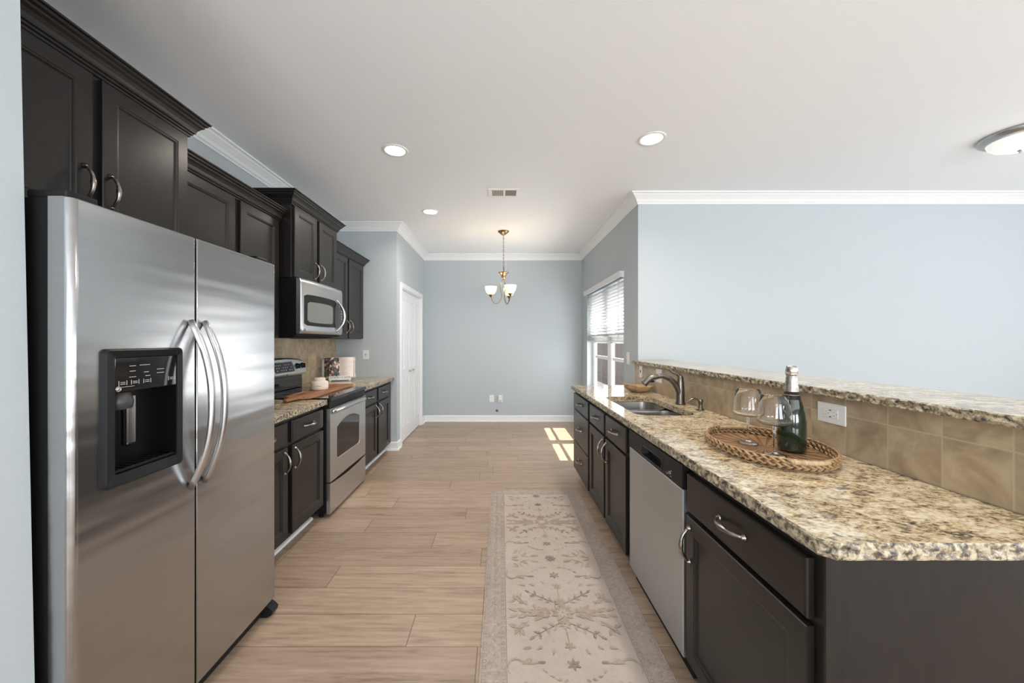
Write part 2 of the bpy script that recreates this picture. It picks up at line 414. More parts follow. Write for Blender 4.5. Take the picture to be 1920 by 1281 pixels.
# fridge alcove side wall whose end leans very slightly
bm = BM()
vs = []
for y in (0.90, 0.975):
    vs.append([bm.verts.new(p) for p in ((XW, y, 0), (-1.1985, y, 0), (-1.259, y, H), (XW, y, H))])
for k in range(4): bm.faces.new((vs[0][k], vs[0][(k+1) % 4], vs[1][(k+1) % 4], vs[1][k]))
bm.faces.new(vs[0]); bm.faces.new(vs[1]); struct('wall_alcove', bm, M['wall'])
bm = BM(); box(bm, XL-0.1, XC-0.1, YR, YR+0.1, 0, H); struct('wall_return', bm, M['wall'])
# pantry wall with door opening
DY0, DY1, DZ = 4.90, 6.10, 2.06
bm = BM(); box(bm, XC-0.1, XC, YR, DY0, 0, H); box(bm, XC-0.1, XC, DY1, YB, 0, H); box(bm, XC-0.1, XC, DY0, DY1, DZ, H); struct('wall_pantry', bm, M['wall'])
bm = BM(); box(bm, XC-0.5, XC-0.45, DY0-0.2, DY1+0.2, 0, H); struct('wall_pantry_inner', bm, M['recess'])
bm = BM(); box(bm, XC-0.1, XR+0.25, YB, YB+0.1, 0, H); struct('wall_back', bm, M['wall'])
WY0, WY1, WZ0, WZ1 = 4.20, 5.98, 0.55, 2.08
bm = BM()
box(bm, XR, XR+0.14, YW+0.1, WY0, 0, H); box(bm, XR, XR+0.14, WY1, YB, 0, H)
box(bm, XR, XR+0.14, WY0, WY1, WZ1, H); box(bm, XR, XR+0.14, WY0, WY1, 0, WZ0); struct('wall_right', bm, M['wall'])
bm = BM(); box(bm, XR, XE, YW, YW+0.1, 0, H); struct('wall_living', bm, M['wall'])
# unseen living side walls; window openings added behind and right for the fill lamps
def win_wall(name, axis, c0, c1, lo, hi, opens, z0, z1):
    bm = BM()
    def B(a, b, za, zb):
        if axis == 'X': box(bm, c0, c1, a, b, za, zb)
        else: box(bm, a, b, c0, c1, za, zb)
    p = lo
    for a, b in opens:
        B(p, a, 0, H); B(a, b, 0, z0); B(a, b, z1, H); p = b
    B(p, hi, 0, H); struct(name, bm, M['wall'])
win_wall('wall_east', 'X', XE-0.06, XE+0.1, YS, YW, [(-2.6, -0.6), (0.3, 2.3)], 0.5, 2.2)
win_wall('wall_rear', 'Y', YS-0.1, YS+0.06, XW, XE, [(-1.8, 0.0), (0.7, 2.5), (3.4, 5.2)], 0.35, 2.35)
bm = BM(); box(bm, XW-0.1, XW, YS, 0.9, 0, H); struct('wall_west', bm, M['wall'])
# frames for these added, unseen openings
wn = 2
for (a, b) in ((-2.6, -0.6), (0.3, 2.3)):
    bm = BM(); x0, x1 = XE-0.03, XE+0.01
    box(bm, x0, x1, a, a+0.06, 0.5, 2.2); box(bm, x0, x1, b-0.06, b, 0.5, 2.2); box(bm, x0, x1, a, b, 2.14, 2.2); box(bm, x0, x1, a, b, 0.5, 0.56)
    box(bm, x0, x1, (a+b)/2-0.04, (a+b)/2+0.04, 0.5, 2.2); struct('window_%d' % wn, bm, M['trim']); wn += 1
for (a, b) in ((-1.8, 0.0), (0.7, 2.5), (3.4, 5.2)):
    bm = BM(); y0, y1 = YS-0.01, YS+0.03
    box(bm, a, a+0.06, y0, y1, 0.35, 2.35); box(bm, b-0.06, b, y0, y1, 0.35, 2.35); box(bm, a, b, y0, y1, 2.29, 2.35); box(bm, a, b, y0, y1, 0.35, 0.41)
    box(bm, (a+b)/2-0.04, (a+b)/2+0.04, y0, y1, 0.35, 2.35); struct('window_%d' % wn, bm, M['trim']); wn += 1

# crown moulding: polyline along the walls with mitred corners
CP = [(0.0, 0.100), (0.008, 0.100), (0.012, 0.086), (0.020, 0.080), (0.030, 0.060), (0.052, 0.038), (0.066, 0.026), (0.072, 0.018), (0.082, 0.014), (0.090, 0.012), (0.090, 0.0), (0.0, 0.0)]
def run_profile(bm, path, prof, ztop, mi=0, closed_prof=True):
    """path: (x,y) list, room on the left-hand side of travel; prof: (out, down)."""
    P = [Vector(p) for p in path]; n = len(P); secs = []
    for i, p in enumerate(P):
        def nrm(a, b):
            d = (b-a).normalized(); return Vector((-d.y, d.x))
        if i == 0: m = nrm(P[0], P[1])
        elif i == n-1: m = nrm(P[-2], P[-1])
        else:
            n1, n2 = nrm(P[i-1], p), nrm(p, P[i+1]); m = (n1+n2)/(1+n1.dot(n2))
        secs.append([bm.verts.new((p.x+m.x*o_, p.y+m.y*o_, ztop-d_)) for o_, d_ in prof])
    k = len(prof)
    for a, b in zip(secs, secs[1:]):
        for j in range(k):
            bm.faces.new((a[j], a[(j+1) % k], b[(j+1) % k], b[j])).material_index = mi
    bm.faces.new(secs[0]).material_index = mi; bm.faces.new(secs[-1]).material_index = mi
bm = BM(); run_profile(bm, [(XE-0.06, YW), (XR, YW), (XR, YB), (XC, YB), (XC, YR), (XL, YR), (XL, 0.975)], CP, H); struct('trim_1', bm, M['trim'])
# baseboards
BP = [(0, 0.105), (0.006, 0.105), (0.013, 0.092), (0.014, 0.022), (0.026, 0.018), (0.028, 0.0), (0, 0)]
def baseboard(name, path):
    bm = BM(); run_profile(bm, path, [(o_, 0.0-d_) for o_, d_ in BP], 0.0); return struct(name, bm, M['trim'])
baseboard('baseboard_right', [(XR, YW), (XR, YB), (0.0, YB)])
baseboard('baseboard_back', [(0.0, YB), (XC, YB), (XC, DY1+0.065)])
baseboard('baseboard_left', [(XC, DY0-0.065), (XC, YR), (-1.440, YR)])
baseboard('baseboard_living', [(XE-0.06, YW), (XR+0.14, YW)])
# door casing, pantry bifold door
bm = BM(); cx0, cx1 = XC-0.002, XC+0.018
box(bm, cx0, cx1, DY0-0.065, DY0, 0, DZ+0.065, 0.004); box(bm, cx0, cx1, DY1, DY1+0.065, 0, DZ+0.065, 0.004); box(bm, cx0, cx1, DY0, DY1, DZ, DZ+0.065, 0.004)
box(bm, XC-0.1, XC, DY0-0.0, DY0+0.012, 0, DZ); box(bm, XC-0.1, XC, DY1-0.012, DY1, 0, DZ); box(bm, XC-0.1, XC, DY0, DY1, DZ-0.012, DZ); struct('trim_2', bm, M['trim'])
door = bpy.data.objects.new('door_1', None); COL.objects.link(door); door.location = (XC, (DY0+DY1)/2, 0); door['kind'] = 'structure'
lw = (DY1-DY0-0.03)/4
for i in range(4):
    a = DY0+0.015+i*lw; b = a+lw-0.004
    bm = BM()
    xf = XC-0.022
    box(bm, xf-0.03, xf-0.010, a, b, 0.012, DZ-0.016)
    # stiles, rails and raised panels
    for (p, q, r_, s_) in ((a, a+0.055, 0.012, DZ-0.016), (b-0.055, b, 0.012, DZ-0.016), (a+0.055, b-0.055, 0.012, 0.20), (a+0.055, b-0.055, 0.86, 0.98), (a+0.055, b-0.055, DZ-0.13, DZ-0.016)):
        box(bm, xf-0.012, xf, p, q, r_, s_)
    for (r_, s_) in ((0.20, 0.86), (0.98, DZ-0.13)):
        rings_panel(bm, 1, xf, a+0.055, b-0.055, r_, s_, [(0.0, 0.010), (0.012, 0.009), (0.030, 0.002)], 0.012)
    leaf = obj('door_leaf', bm, M['door_white'], door, kind='structure')
    if i in (1, 2):
        yk = (a+b)/2+(0.045 if i == 1 else -0.045)
        bm = BM(); lathe(bm, [(0.0, 0.030), (0.012, 0.029), (0.016, 0.022), (0.013, 0.012), (0.006, 0.006), (0.008, 0.0)], (xf, yk, 0.935), 16, axis='X'); obj('door_knob', bm, M['nickel'], leaf, kind='structure')

# ------------------------------------------------------------------ dining window (window_1)
win = bpy.data.objects.new('window_1', None); COL.objects.link(win); win.location = (XR+0.12, 5.09, WZ0); win['kind'] = 'structure'
FX0, FX1 = XR+0.085, XR+0.145
bm = BM(); MY = 5.075
for (a, b, c, d) in ((WY0, WY0+0.05, WZ0, WZ1), (WY1-0.05, WY1, WZ0, WZ1), (WY0, WY1, WZ1-0.05, WZ1), (WY0, WY1, WZ0, WZ0+0.05), (MY-0.06, MY+0.06, WZ0, WZ1)):
    box(bm, FX0, FX1, a, b, c, d, 0.003)
obj('window_frame', bm, M['trim'], win, kind='structure')
for (a, b) in ((WY0+0.05, MY-0.06), (MY+0.06, WY1-0.05)):
    bm = BM()
    for (p, q, r_, s_) in ((a, a+0.035, WZ0+0.05, WZ1-0.05), (b-0.035, b, WZ0+0.05, WZ1-0.05), (a, b, WZ0+0.05, WZ0+0.10), (a, b, 1.330, 1.440), (a, b, WZ1-0.09, WZ1-0.05)):
        box(bm, FX0+0.01, FX1-0.01, p, q, r_, s_)
    box(bm, FX0+0.025, FX1-0.02, a, b, 1.100, 1.145)
    sash = obj('sash', bm, M['trim'], win, kind='structure')
    bm = BM(); box(bm, FX1-0.026, FX1-0.022, a+0.03, b-0.03, WZ0+0.09, WZ1-0.08); obj('window_pane', bm, M['pane'], sash, kind='structure')
bm = BM(); box(bm, XR-0.03, XR+0.085, WY0-0.03, WY1+0.03, WZ0-0.025, WZ0, 0.004); obj('window_sill', bm, M['trim'], win, kind='structure')
# blind, drawn half down
bl = thing('window_blind', (XR, 5.09, 2.08), 'white slatted wooden blind lowered halfway over the dining window', 'blind')
bm = BM(); box(bm, XR-0.055, XR-0.035, WY0-0.015, WY1+0.015, 2.075, 2.145, 0.004); box(bm, XR-0.055, XR+0.0, WY0-0.015, WY0-0.003, 2.075, 2.145, 0.003); box(bm, XR-0.055, XR+0.0, WY1+0.003, WY1+0.015, 2.075, 2.145, 0.003); obj('valance', bm, M['blind'], bl)
bm = BM(); z = 1.44
while z < 2.06:
    c, s_ = math.cos(0.62)*0.025, math.sin(0.62)*0.025
    xm = XR+0.035
    pts = [(xm-c, z+s_-0.0015), (xm+c, z-s_-0.0015), (xm+c, z-s_+0.0015), (xm, z+0.003), (xm-c, z+s_+0.0015)]
    prism(bm, pts, 'XZ', WY0+0.012, WY1-0.012); z += 0.042
obj('slats', bm, M['blind'], bl)
bm = BM()
for j in range(7): box(bm, XR+0.012, XR+0.058, WY0+0.012, WY1-0.012, 1.372+j*0.0075, 1.376+j*0.0075)
obj('stacked_slats', bm, M['blind'], bl)
bm = BM(); box(bm, XR+0.010, XR+0.060, WY0+0.010, WY1-0.010, 1.350, 1.368, 0.004); obj('bottom_rail', bm, M['blind'], bl)
for y in (WY0+0.25, 5.08, WY1-0.25):
    bm = BM(); sweep(bm, [(XR+0.010, y, 2.08), (XR+0.008, y, 1.36)], 0.0018, 5); obj('lift_cord', bm, M['blind'], bl)
bm = BM(); sweep(bm, [(XR+0.0, WY0+0.17, 2.08), (XR-0.006, WY0+0.17, 1.42)], 0.004, 8); obj('tilt_wand', bm, M['blind'], bl)
# outside
bm = BM(); box(bm, XR+0.16, 14, 3.9, 23, -0.3, -0.12); struct('ground', bm, M['ground'])
fe = thing('board_fence', (4.2, 8, -0.12), 'dark brown board fence seen through the lower dining window', 'fence')
bm = BM()
for i in range(130):
    y = 4.2+i*0.14; box(bm, 3.6, 3.62, y, y+0.130, -0.12, 1.84+0.01*math.sin(i*2.1), 0.003)
obj('fence_boards', bm, M['fence'], fe)
bm = BM(); box(bm, 3.56, 3.60, 4.2, 22.3, 1.45, 1.54); box(bm, 3.56, 3.60, 4.2, 22.3, 0.1, 0.19); obj('fence_rails', bm, M['fence'], fe)

# ------------------------------------------------------------------ pulls and cabinets
def pull_bm(s, x, y, z, vertical, L=0.128):
    """bow pull centred at (x,y,z) on a face looking toward s along X"""
    bm = BM(); h = L/2; n = 15; pts = []; rad = []
    for i in range(n):
        t = -1+2*i/(n-1)
        out = 0.030*(1-abs(t)**2.6)+0.004
        r = 0.0052+0.0026*(1-abs(t))**1.0
        if abs(t) < 0.05: r = 0.0098
        elif abs(abs(t)-0.143) < 0.03: r = 0.0086
        rad.append(r)
        a = t*h
        pts.append((x+s*out, y, z+a) if vertical else (x+s*out, y+a, z))
    sweep(bm, pts, rad, 8, up=(0, 1, 0) if vertical else (0, 0, 1))
    for e in (-1, 1):
        c = (x, y, z+e*h) if vertical else (x, y+e*h, z)
        lathe(bm, [(0.010, 0.0), (0.0105, 0.003*s), (0.006, 0.006*s), (0.007, 0.010*s), (0.0, 0.013*s)], c, 12, axis='X')
    return bm
def pull(parent, s, x, y, z, vertical, L=0.128):
    return obj('handle', pull_bm(s, x, y, z, vertical, L), M['pewter'], parent)
def cab_door(parent, s, xf, y0, y1, z0, z1, hy=None, hz=None, st=0.056):
    bm = BM()
    rings_panel(bm, s, xf, y0, y1, z0, z1, [(0.0, 0.003), (0.003, 0.0), (st, 0.0), (st+0.003, 0.0025), (st+0.009, 0.0030), (st+0.012, 0.0065), (st+0.016, 0.0095)], 0.020)
    d = obj('door', bm, M['espresso'], parent)
    if hy is not None: pull(d, s, xf, hy, hz, True)
    return d
def cab_drawer(parent, s, xf, y0, y1, z0, z1, handle=True):
    bm = BM()
    rings_panel(bm, s, xf, y0, y1, z0, z1, [(0.0, 0.006), (0.002, 0.002), (0.007, 0.0)], 0.020)
    d = obj('drawer', bm, M['espresso'], parent)
    if handle: pull(d, s, xf, (y0+y1)/2, (z0+z1)/2+0.003, False)
    return d
def cab_body(parent, s, xb, xf, y0, y1, z0, z1, toe=None):
    """body box with a darker face frame; xf is the frame plane"""
    bm = BM(); a, b = min(xb, xf), max(xb, xf)
    box(bm, a, b, y0, y1, z0, z1, 0.0015, 1)
    o = obj('cabinet_box', bm, M['espresso'], parent)
    if toe is not None:
        bm = BM(); a, b = min(xb, toe), max(xb, toe); box(bm, a, b, y0, y1, 0, z0-0.001); obj('toe_kick', bm, M['recess'], parent)
    return o
BASE_T = 0.873
# left run : faces +X
LF, LD = -1.372, -1.350
def base_left(y0, y1, doors, label):
    c = thing('base_cabinet', ((XL+LF)/2, (y0+y1)/2, 0), label, 'cabinet', 'dark base cabinets')
    cab_body(c, 1, XL+0.004, LF, y0, y1, 0.10, BASE_T, -1.450)
    for (a, b, hs) in doors:
        cab_drawer(c, 1, LD, a, b, 0.705, 0.845)
        cab_door(c, 1, LD, a, b, 0.115, 0.685, (b-0.035 if hs > 0 else a+0.035), 0.595)
base_left(1.935, 2.875, [(1.955, 2.385, 1), (2.435, 2.862, -1)], 'dark espresso base cabinet between the fridge and the range')
base_left(3.660, 4.686, [(3.685, 4.105, 1), (4.155, 4.565, -1)], 'dark espresso base cabinet left of the return wall beyond the range')
bm = BM(); sp_ = [(-1.450, 0.0), (-1.432, 0.0), (-1.436, 0.014), (-1.450, 0.020)]
prism(bm, sp_, 'XZ', 1.94, 2.870); prism(bm, sp_, 'XZ', 3.665, 4.685); struct('trim_3', bm, M['trim'])

# cornice profile for wall cabinets (out, down)
CC = [(0.0, 0.096), (0.009, 0.095), (0.010, 0.086), (0.017, 0.083), (0.018, 0.075), (0.025, 0.072), (0.026, 0.064), (0.031, 0.053), (0.040, 0.041), (0.050, 0.033), (0.051, 0.025), (0.061, 0.019), (0.062, 0.009), (0.071, 0.007), (0.072, 0.0), (0.0, 0.0)]
def wall_cab(xf, y0, y1, z0, z1, doors, hz, label, cl=False, cr=False, top=None, st=0.056, dz0=None):
    c = thing('wall_cabinet', ((XL+xf)/2, (y0+y1)/2, z0), label, 'cabinet', 'dark wall cabinets')
    bm = BM(); box(bm, XL+0.004, xf-0.020, y0, y1, z0, z1, 0.0015, 1); obj('cabinet_box', bm, M['espresso'], c)
    for (a, b, hs) in doors:
        cab_door(c, 1, xf, a, b, (dz0 or z0)+0.006, z1-0.012, (b-0.03 if hs > 0 else a+0.03) if hs else None, hz, st)
    bm = BM(); xo = xf-0.020; path = []
    if cr: path.append((XL+0.10, y1))
    path += [(xo, y1), (xo, y0)]
    if cl: path.append((XL+0.10, y0))
    # travel with the room on the left-hand side: from far to near the outside (+X) is on the left
    run_profile(bm, path, CC, (top or z1+0.085)); obj('cornice', bm, M['espresso'], c)
    return c
wall_cab(-1.585, 1.035, 1.925, 1.800, 2.412, [(1.060, 1.462, 1), (1.498, 1.905, -1)], 1.965, 'deep dark wall cabinet above the stainless fridge', cr=True, top=2.504)
wall_cab(-1.680, 1.932, 2.873, 1.385, 2.285, [(1.955, 2.380, 1), (2.430, 2.850, -1)], 1.52, 'dark wall cabinet between the fridge cabinet and the microwave cabinet', top=2.365)
wall_cab(-1.590, 2.882, 3.662, 1.853, 2.425, [(2.902, 3.255, 1), (3.300, 3.645, -1)], 1.962, 'raised two-door dark wall cabinet above the microwave', cl=True, cr=True, top=2.508)
wall_cab(-1.680, 3.670, 4.615, 1.385, 2.285, [(3.690, 4.130, 1), (4.165, 4.595, -1)], 1.520, 'dark wall cabinet furthest from the camera beside the return wall', cr=True, top=2.365)

# peninsula : faces -X
RF, RD = 0.747, 0.725
def base_right(y0, y1, label, open_top=False):
    c = thing('base_cabinet', ((RF+1.33)/2, (y0+y1)/2, 0), label, 'cabinet', 'dark base cabinets')
    if not open_top: cab_body(c, -1, 1.338, RF, y0, y1, 0.10, BASE_T, 0.815); return c
    bm = BM(); box(bm, RF, 0.770, y0, y1, 0.10, BASE_T); box(bm, 1.32, 1.338, y0, y1, 0.10, BASE_T); box(bm, 0.77, 1.32, y0, y0+0.018, 0.10, BASE_T); box(bm, 0.77, 1.32, y1-0.018, y1, 0.10, BASE_T); box(bm, 0.77, 1.32, y0+0.018, y1-0.018, 0.10, 0.118)
    obj('cabinet_box', bm, M['espresso'], c)
    bm = BM(); box(bm, 0.815, 1.338, y0, y1, 0, 0.099); obj('toe_kick', bm, M['recess'], c); return c
c = base_right(3.108, 3.782, 'peninsula base cabinet with a stack of three drawers at the far end')
cab_drawer(c, -1, RD, 3.128, 3.745, 0.703, 0.850); cab_drawer(c, -1, RD, 3.128, 3.745, 0.397, 0.694); cab_drawer(c, -1, RD, 3.128, 3.745, 0.112, 0.388)
c = base_right(2.150, 3.104, 'peninsula base cabinet with two doors under the sink', True)
for (a, b, hs) in ((2.648, 3.075, -1), (2.184, 2.610, 1)):
    cab_drawer(c, -1, RD, a, b, 0.703, 0.850)
    cab_door(c, -1, RD, a, b, 0.115, 0.685, (b-0.03 if hs > 0 else a+0.03), 0.595)
c = base_right(0.868, 1.482, 'peninsula base cabinet with one wide drawer and door nearest the camera')
cab_drawer(c, -1, RD, 0.893, 1.470, 0.700, 0.845); cab_door(c, -1, RD, 0.893, 1.473, 0.115, 0.683, 1.443, 0.578)
bm = BM(); box(bm, RF-0.002, 0.790, 0.8615, 0.8670, 0.0, BASE_T, 0.001, 1); box(bm, 0.79, 1.338, 0.8635, 0.8672, 0.0, BASE_T); obj('end_panel', bm, M['espresso'], c)

# ------------------------------------------------------------------ stone tops
def resample(poly, step):
    out = []
    n = len(poly)
    for i in range(n):
        a, b = Vector(poly[i]), Vector(poly[(i+1) % n]); k = max(1, int((b-a).length/step))
        for j in range(k): out.append(a+(b-a)*(j/k))
    return out
def rounded_rect(x0, x1, y0, y1, r, n=8):
    pts = []
    for cx, cy, a0 in ((x1-r, y1-r, 0), (x0+r, y1-r, PI/2), (x0+r, y0+r, PI), (x1-r, y0+r, 1.5*PI)):
        for k in range(n+1):
            a = a0+PI/2*k/n; pts.append((cx+r*math.cos(a), cy+r*math.sin(a)))
    return pts
def slab(name, poly, z0, z1, label, hole=None, rough=0.006, straight=()):
    """poly is counter-clockwise"""
    bm = BM(); P = resample(poly, 0.011); n = len(P)
    rows = []
    hgt = z1-z0
    levels = [z1, z1-0.004, z1-hgt*0.35, z1-hgt*0.65, z0+0.004, z0]
    for li, z in enumerate(levels):
        ring = []
        for i, p in enumerate(P):
            d = (P[(i+1) % n]-P[i-1]).normalized(); nn = Vector((d.y, -d.x))
            q = Vector((p.x*38, p.y*38, z*70))
            amt = (mnoise.noise(q)*1.3+0.25*mnoise.noise(q*2.7))*rough
            if li in (0, 5): amt = amt*0.35-0.003
            if li in (1, 4): amt = amt*0.7
            if any(f(p) for f in straight): amt = 0
            ring.append(bm.verts.new((p.x+nn.x*amt, p.y+nn.y*amt, z)))
        rows.append(ring)
    for a, b in zip(rows, rows[1:]):
        for i in range(n):
            bm.faces.new((a[i], a[(i+1) % n], b[(i+1) % n], b[i])).material_index = 1
    for ring, zz, top in ((rows[0], z1, True), (rows[-1], z0, False)):
        edges = [bm.edges.get((ring[i], ring[(i+1) % n])) for i in range(n)]
        if hole:
            hr = [bm.verts.new((p[0], p[1], zz)) for p in hole]; m = len(hr)
            edges += [bm.edges.new((hr[i], hr[(i+1) % m])) for i in range(m)]
            if top: ht = hr
            else: hb = hr
        r = bmesh.ops.triangle_fill(bm, edges=edges, use_beauty=True)
        for f in r['geom']:
            if isinstance(f, bmesh.types.BMFace): f.material_index = 0
    if hole:
        for i in range(m):
            f = bm.faces.new((ht[i], ht[(i+1) % m], hb[(i+1) % m], hb[i])); f.material_index = 0
    o = obj(name, bm, [M['granite'], M['granite_edge']], at=(poly[0][0], poly[0][1], z0))
    return tag(o, label, 'countertop')
wallL = lambda p: p.x < XL+0.02
slab('countertop', [(XL+0.002, 1.935), (-1.325, 1.935), (-1.325, 2.872), (XL+0.002, 2.872)], 0.875, 0.914, 'speckled granite countertop left of the range, near the fridge', straight=(wallL, lambda p: p.y > 2.86, lambda p: p.y < 1.95))
slab('countertop', [(XL+0.002, 3.662), (-1.325, 3.662), (-1.325, YR-0.002), (XL+0.002, YR-0.002)], 0.875, 0.914, 'speckled granite countertop beyond the range holding the open cookbook', straight=(wallL, lambda p: p.y > YR-0.02, lambda p: p.y < 3.675))
SINK = rounded_rect(0.825, 1.195, 2.255, 3.030, 0.085)
slab('countertop', [(0.742, 0.828), (1.338, 0.828), (1.338, 3.815), (0.716, 3.815), (0.716, 0.852)], 0.875, 0.914, 'long speckled granite peninsula countertop holding the sink and tray', hole=SINK, straight=(lambda p: p.x > 1.32,))
# knee wall with tile face, raised bar top
bm = BM(); box(bm, 1.349, 1.50, 0.84, YW-0.002, 0, 1.136); struct('wall_peninsula', bm, M['wall'])
bm = BM(); box(bm, 1.340, 1.3485, 0.84, YW-0.003, 0.9145, 1.1365); o = obj('tile_backsplash', bm, M['tile']); tag(o, 'tan stone tile backsplash under the raised granite bar', 'backsplash')
bm = BM(); box(bm, XL+0.001, XL+0.009, 1.94, YR-0.001, 0.9145, 1.42); o = obj('tile_backsplash', bm, M['tile']); tag(o, 'tan stone tile backsplash behind the range under the wall cabinets', 'backsplash')
slab('bar_top', [(1.308, 0.80), (1.72, 0.80), (1.72, YW-0.003), (1.308, YW-0.003)], 1.138, 1.170, 'raised speckled granite bar top running above the tile', rough=0.006, straight=(lambda p: p.y > YW-0.02,))

# ------------------------------------------------------------------ sink, faucet, soap dispenser
sk = thing('kitchen_sink', (1.01, 2.64, 0.70), 'stainless steel double bowl undermount sink in the peninsula', 'sink')
def bowl(y0, y1, depth, name):
    bm = BM(); prev = None
    zt = 0.8735
    secs = [(0.0, 0.0), (0.002, -0.02), (0.008, -depth*0.6), (0.016, -depth+0.03), (0.035, -depth+0.006), (0.06, -depth)]
    for ins, dz in secs:
        ring = [bm.verts.new((p[0], p[1], zt+dz)) for p in rounded_rect(0.835+ins, 1.185-ins, y0+ins, y1-ins, max(0.075-ins*0.4, 0.02), 6)]
        if prev:
            for i in range(len(ring)):
                f = bm.faces.new((prev[i], prev[(i+1) % len(ring)], ring[(i+1) % len(ring)], ring[i])); f.smooth = True
        prev = ring
    bm.faces.new(prev)
    o = obj(name, bm, M['sink_steel'], sk)
    bm = BM(); cx, cy = 1.01, (y0+y1)/2
    lathe(bm, [(0.0, 0.002), (0.025, 0.002), (0.030, 0.005), (0.043, 0.004), (0.045, 0.0)], (cx, cy, zt-depth), 20); obj('drain', bm, M['steel_smooth'], o)
    return o
bowl(2.665, 3.02, 0.19, 'sink_basin'); bowl(2.265, 2.625, 0.19, 'sink_basin')
bm = BM(); box(bm, 0.840, 1.18, 2.623, 2.667, 0.862, 0.870, 0.004); obj('divider', bm, M['steel_smooth'], sk)
bm = BM(); # flange under the stone
outer = rounded_rect(0.805, 1.215, 2.235, 3.05, 0.10, 6); inner = rounded_rect(0.828, 1.192, 2.258, 3.027, 0.082, 6)
A = [bm.verts.new((p[0], p[1], 0.8738)) for p in outer]; B = [bm.verts.new((p[0], p[1], 0.8738)) for p in inner]
for i in range(len(A)): bm.faces.new((A[i], A[(i+1) % len(A)], B[(i+1) % len(A)], B[i]))
obj('flange', bm, M['sink_steel'], sk)

fx, fy, fz = 1.270, 2.66, 0.914
fa = thing('kitchen_faucet', (fx, fy, fz), 'brushed bronze pull-out faucet with arched spout and lever handle', 'faucet')
bm = BM(); lathe(bm, [(0.034, 0.0), (0.034, 0.010), (0.030, 0.016), (0.0285, 0.03), (0.0275, 0.10), (0.025, 0.15), (0.022, 0.175), (0.018, 0.195), (0.010, 0.205), (0.0, 0.207)], (fx, fy, fz), 24); obj('faucet_body', bm, M['bronze'], fa)
bm = BM()
pts = smooth_path([(fx+0.0, fy-0.005, fz+0.055), (fx-0.022, fy-0.006, fz+0.115), (fx-0.065, fy-0.007, fz+0.170), (fx-0.125, fy-0.008, fz+0.200), (fx-0.175, fy-0.008, fz+0.196)], 7)
sweep(bm, pts, [0.021-0.004*i/(len(pts)-1) for i in range(len(pts))], 14, up=(0, 1, 0)); obj('spout', bm, M['bronze'], fa)
bm = BM()
pts = smooth_path([(fx-0.165, fy-0.008, fz+0.197), (fx-0.205, fy-0.008, fz+0.190), (fx-0.240, fy-0.009, fz+0.166), (fx-0.262, fy-0.009, fz+0.144)], 6)
sweep(bm, pts, [0.0185+0.006*(i/(len(pts)-1)) for i in range(len(pts))], 14, up=(0, 1, 0)); hd = obj('spray_head', bm, M['bronze'], fa)
bm = BM(); box(bm, fx-0.236, fx-0.190, fy-0.018, fy+0.001, fz+0.156, fz+0.170, 0.004); obj('spray_button', bm, M['black_plastic'], hd)
bm = BM()
pts = smooth_path([(fx, fy, fz+0.190), (fx-0.018, fy+0.0, fz+0.212), (fx-0.055, fy+0.0, fz+0.226), (fx-0.078, fy+0.0, fz+0.250)], 6)
sweep(bm, pts, [(0.016-0.009*min(1, i/(len(pts)-1)*1.3), 0.013-0.008*i/(len(pts)-1)) for i in range(len(pts))], 10, up=(0, 1, 0)); obj('lever_handle', bm, M['bronze'], fa)
sx_, sy_ = 1.290, 2.43
sd = thing('soap_dispenser', (sx_, sy_, fz), 'small bronze soap dispenser pump right of the faucet', 'soap dispenser')
bm = BM(); lathe(bm, [(0.022, 0.0), (0.022, 0.006), (0.014, 0.012), (0.011, 0.03), (0.013, 0.045), (0.016, 0.055), (0.017, 0.068), (0.0, 0.070)], (sx_, sy_, fz), 18); obj('pump_body', bm, M['bronze'], sd)
bm = BM(); pts = smooth_path([(sx_, sy_, fz+0.055), (sx_-0.035, sy_, fz+0.075), (sx_-0.065, sy_, fz+0.066), (sx_-0.085, sy_, fz+0.048)], 5); sweep(bm, pts, 0.006, 8, up=(0, 1, 0)); obj('pump_spout', bm, M['bronze'], sd)

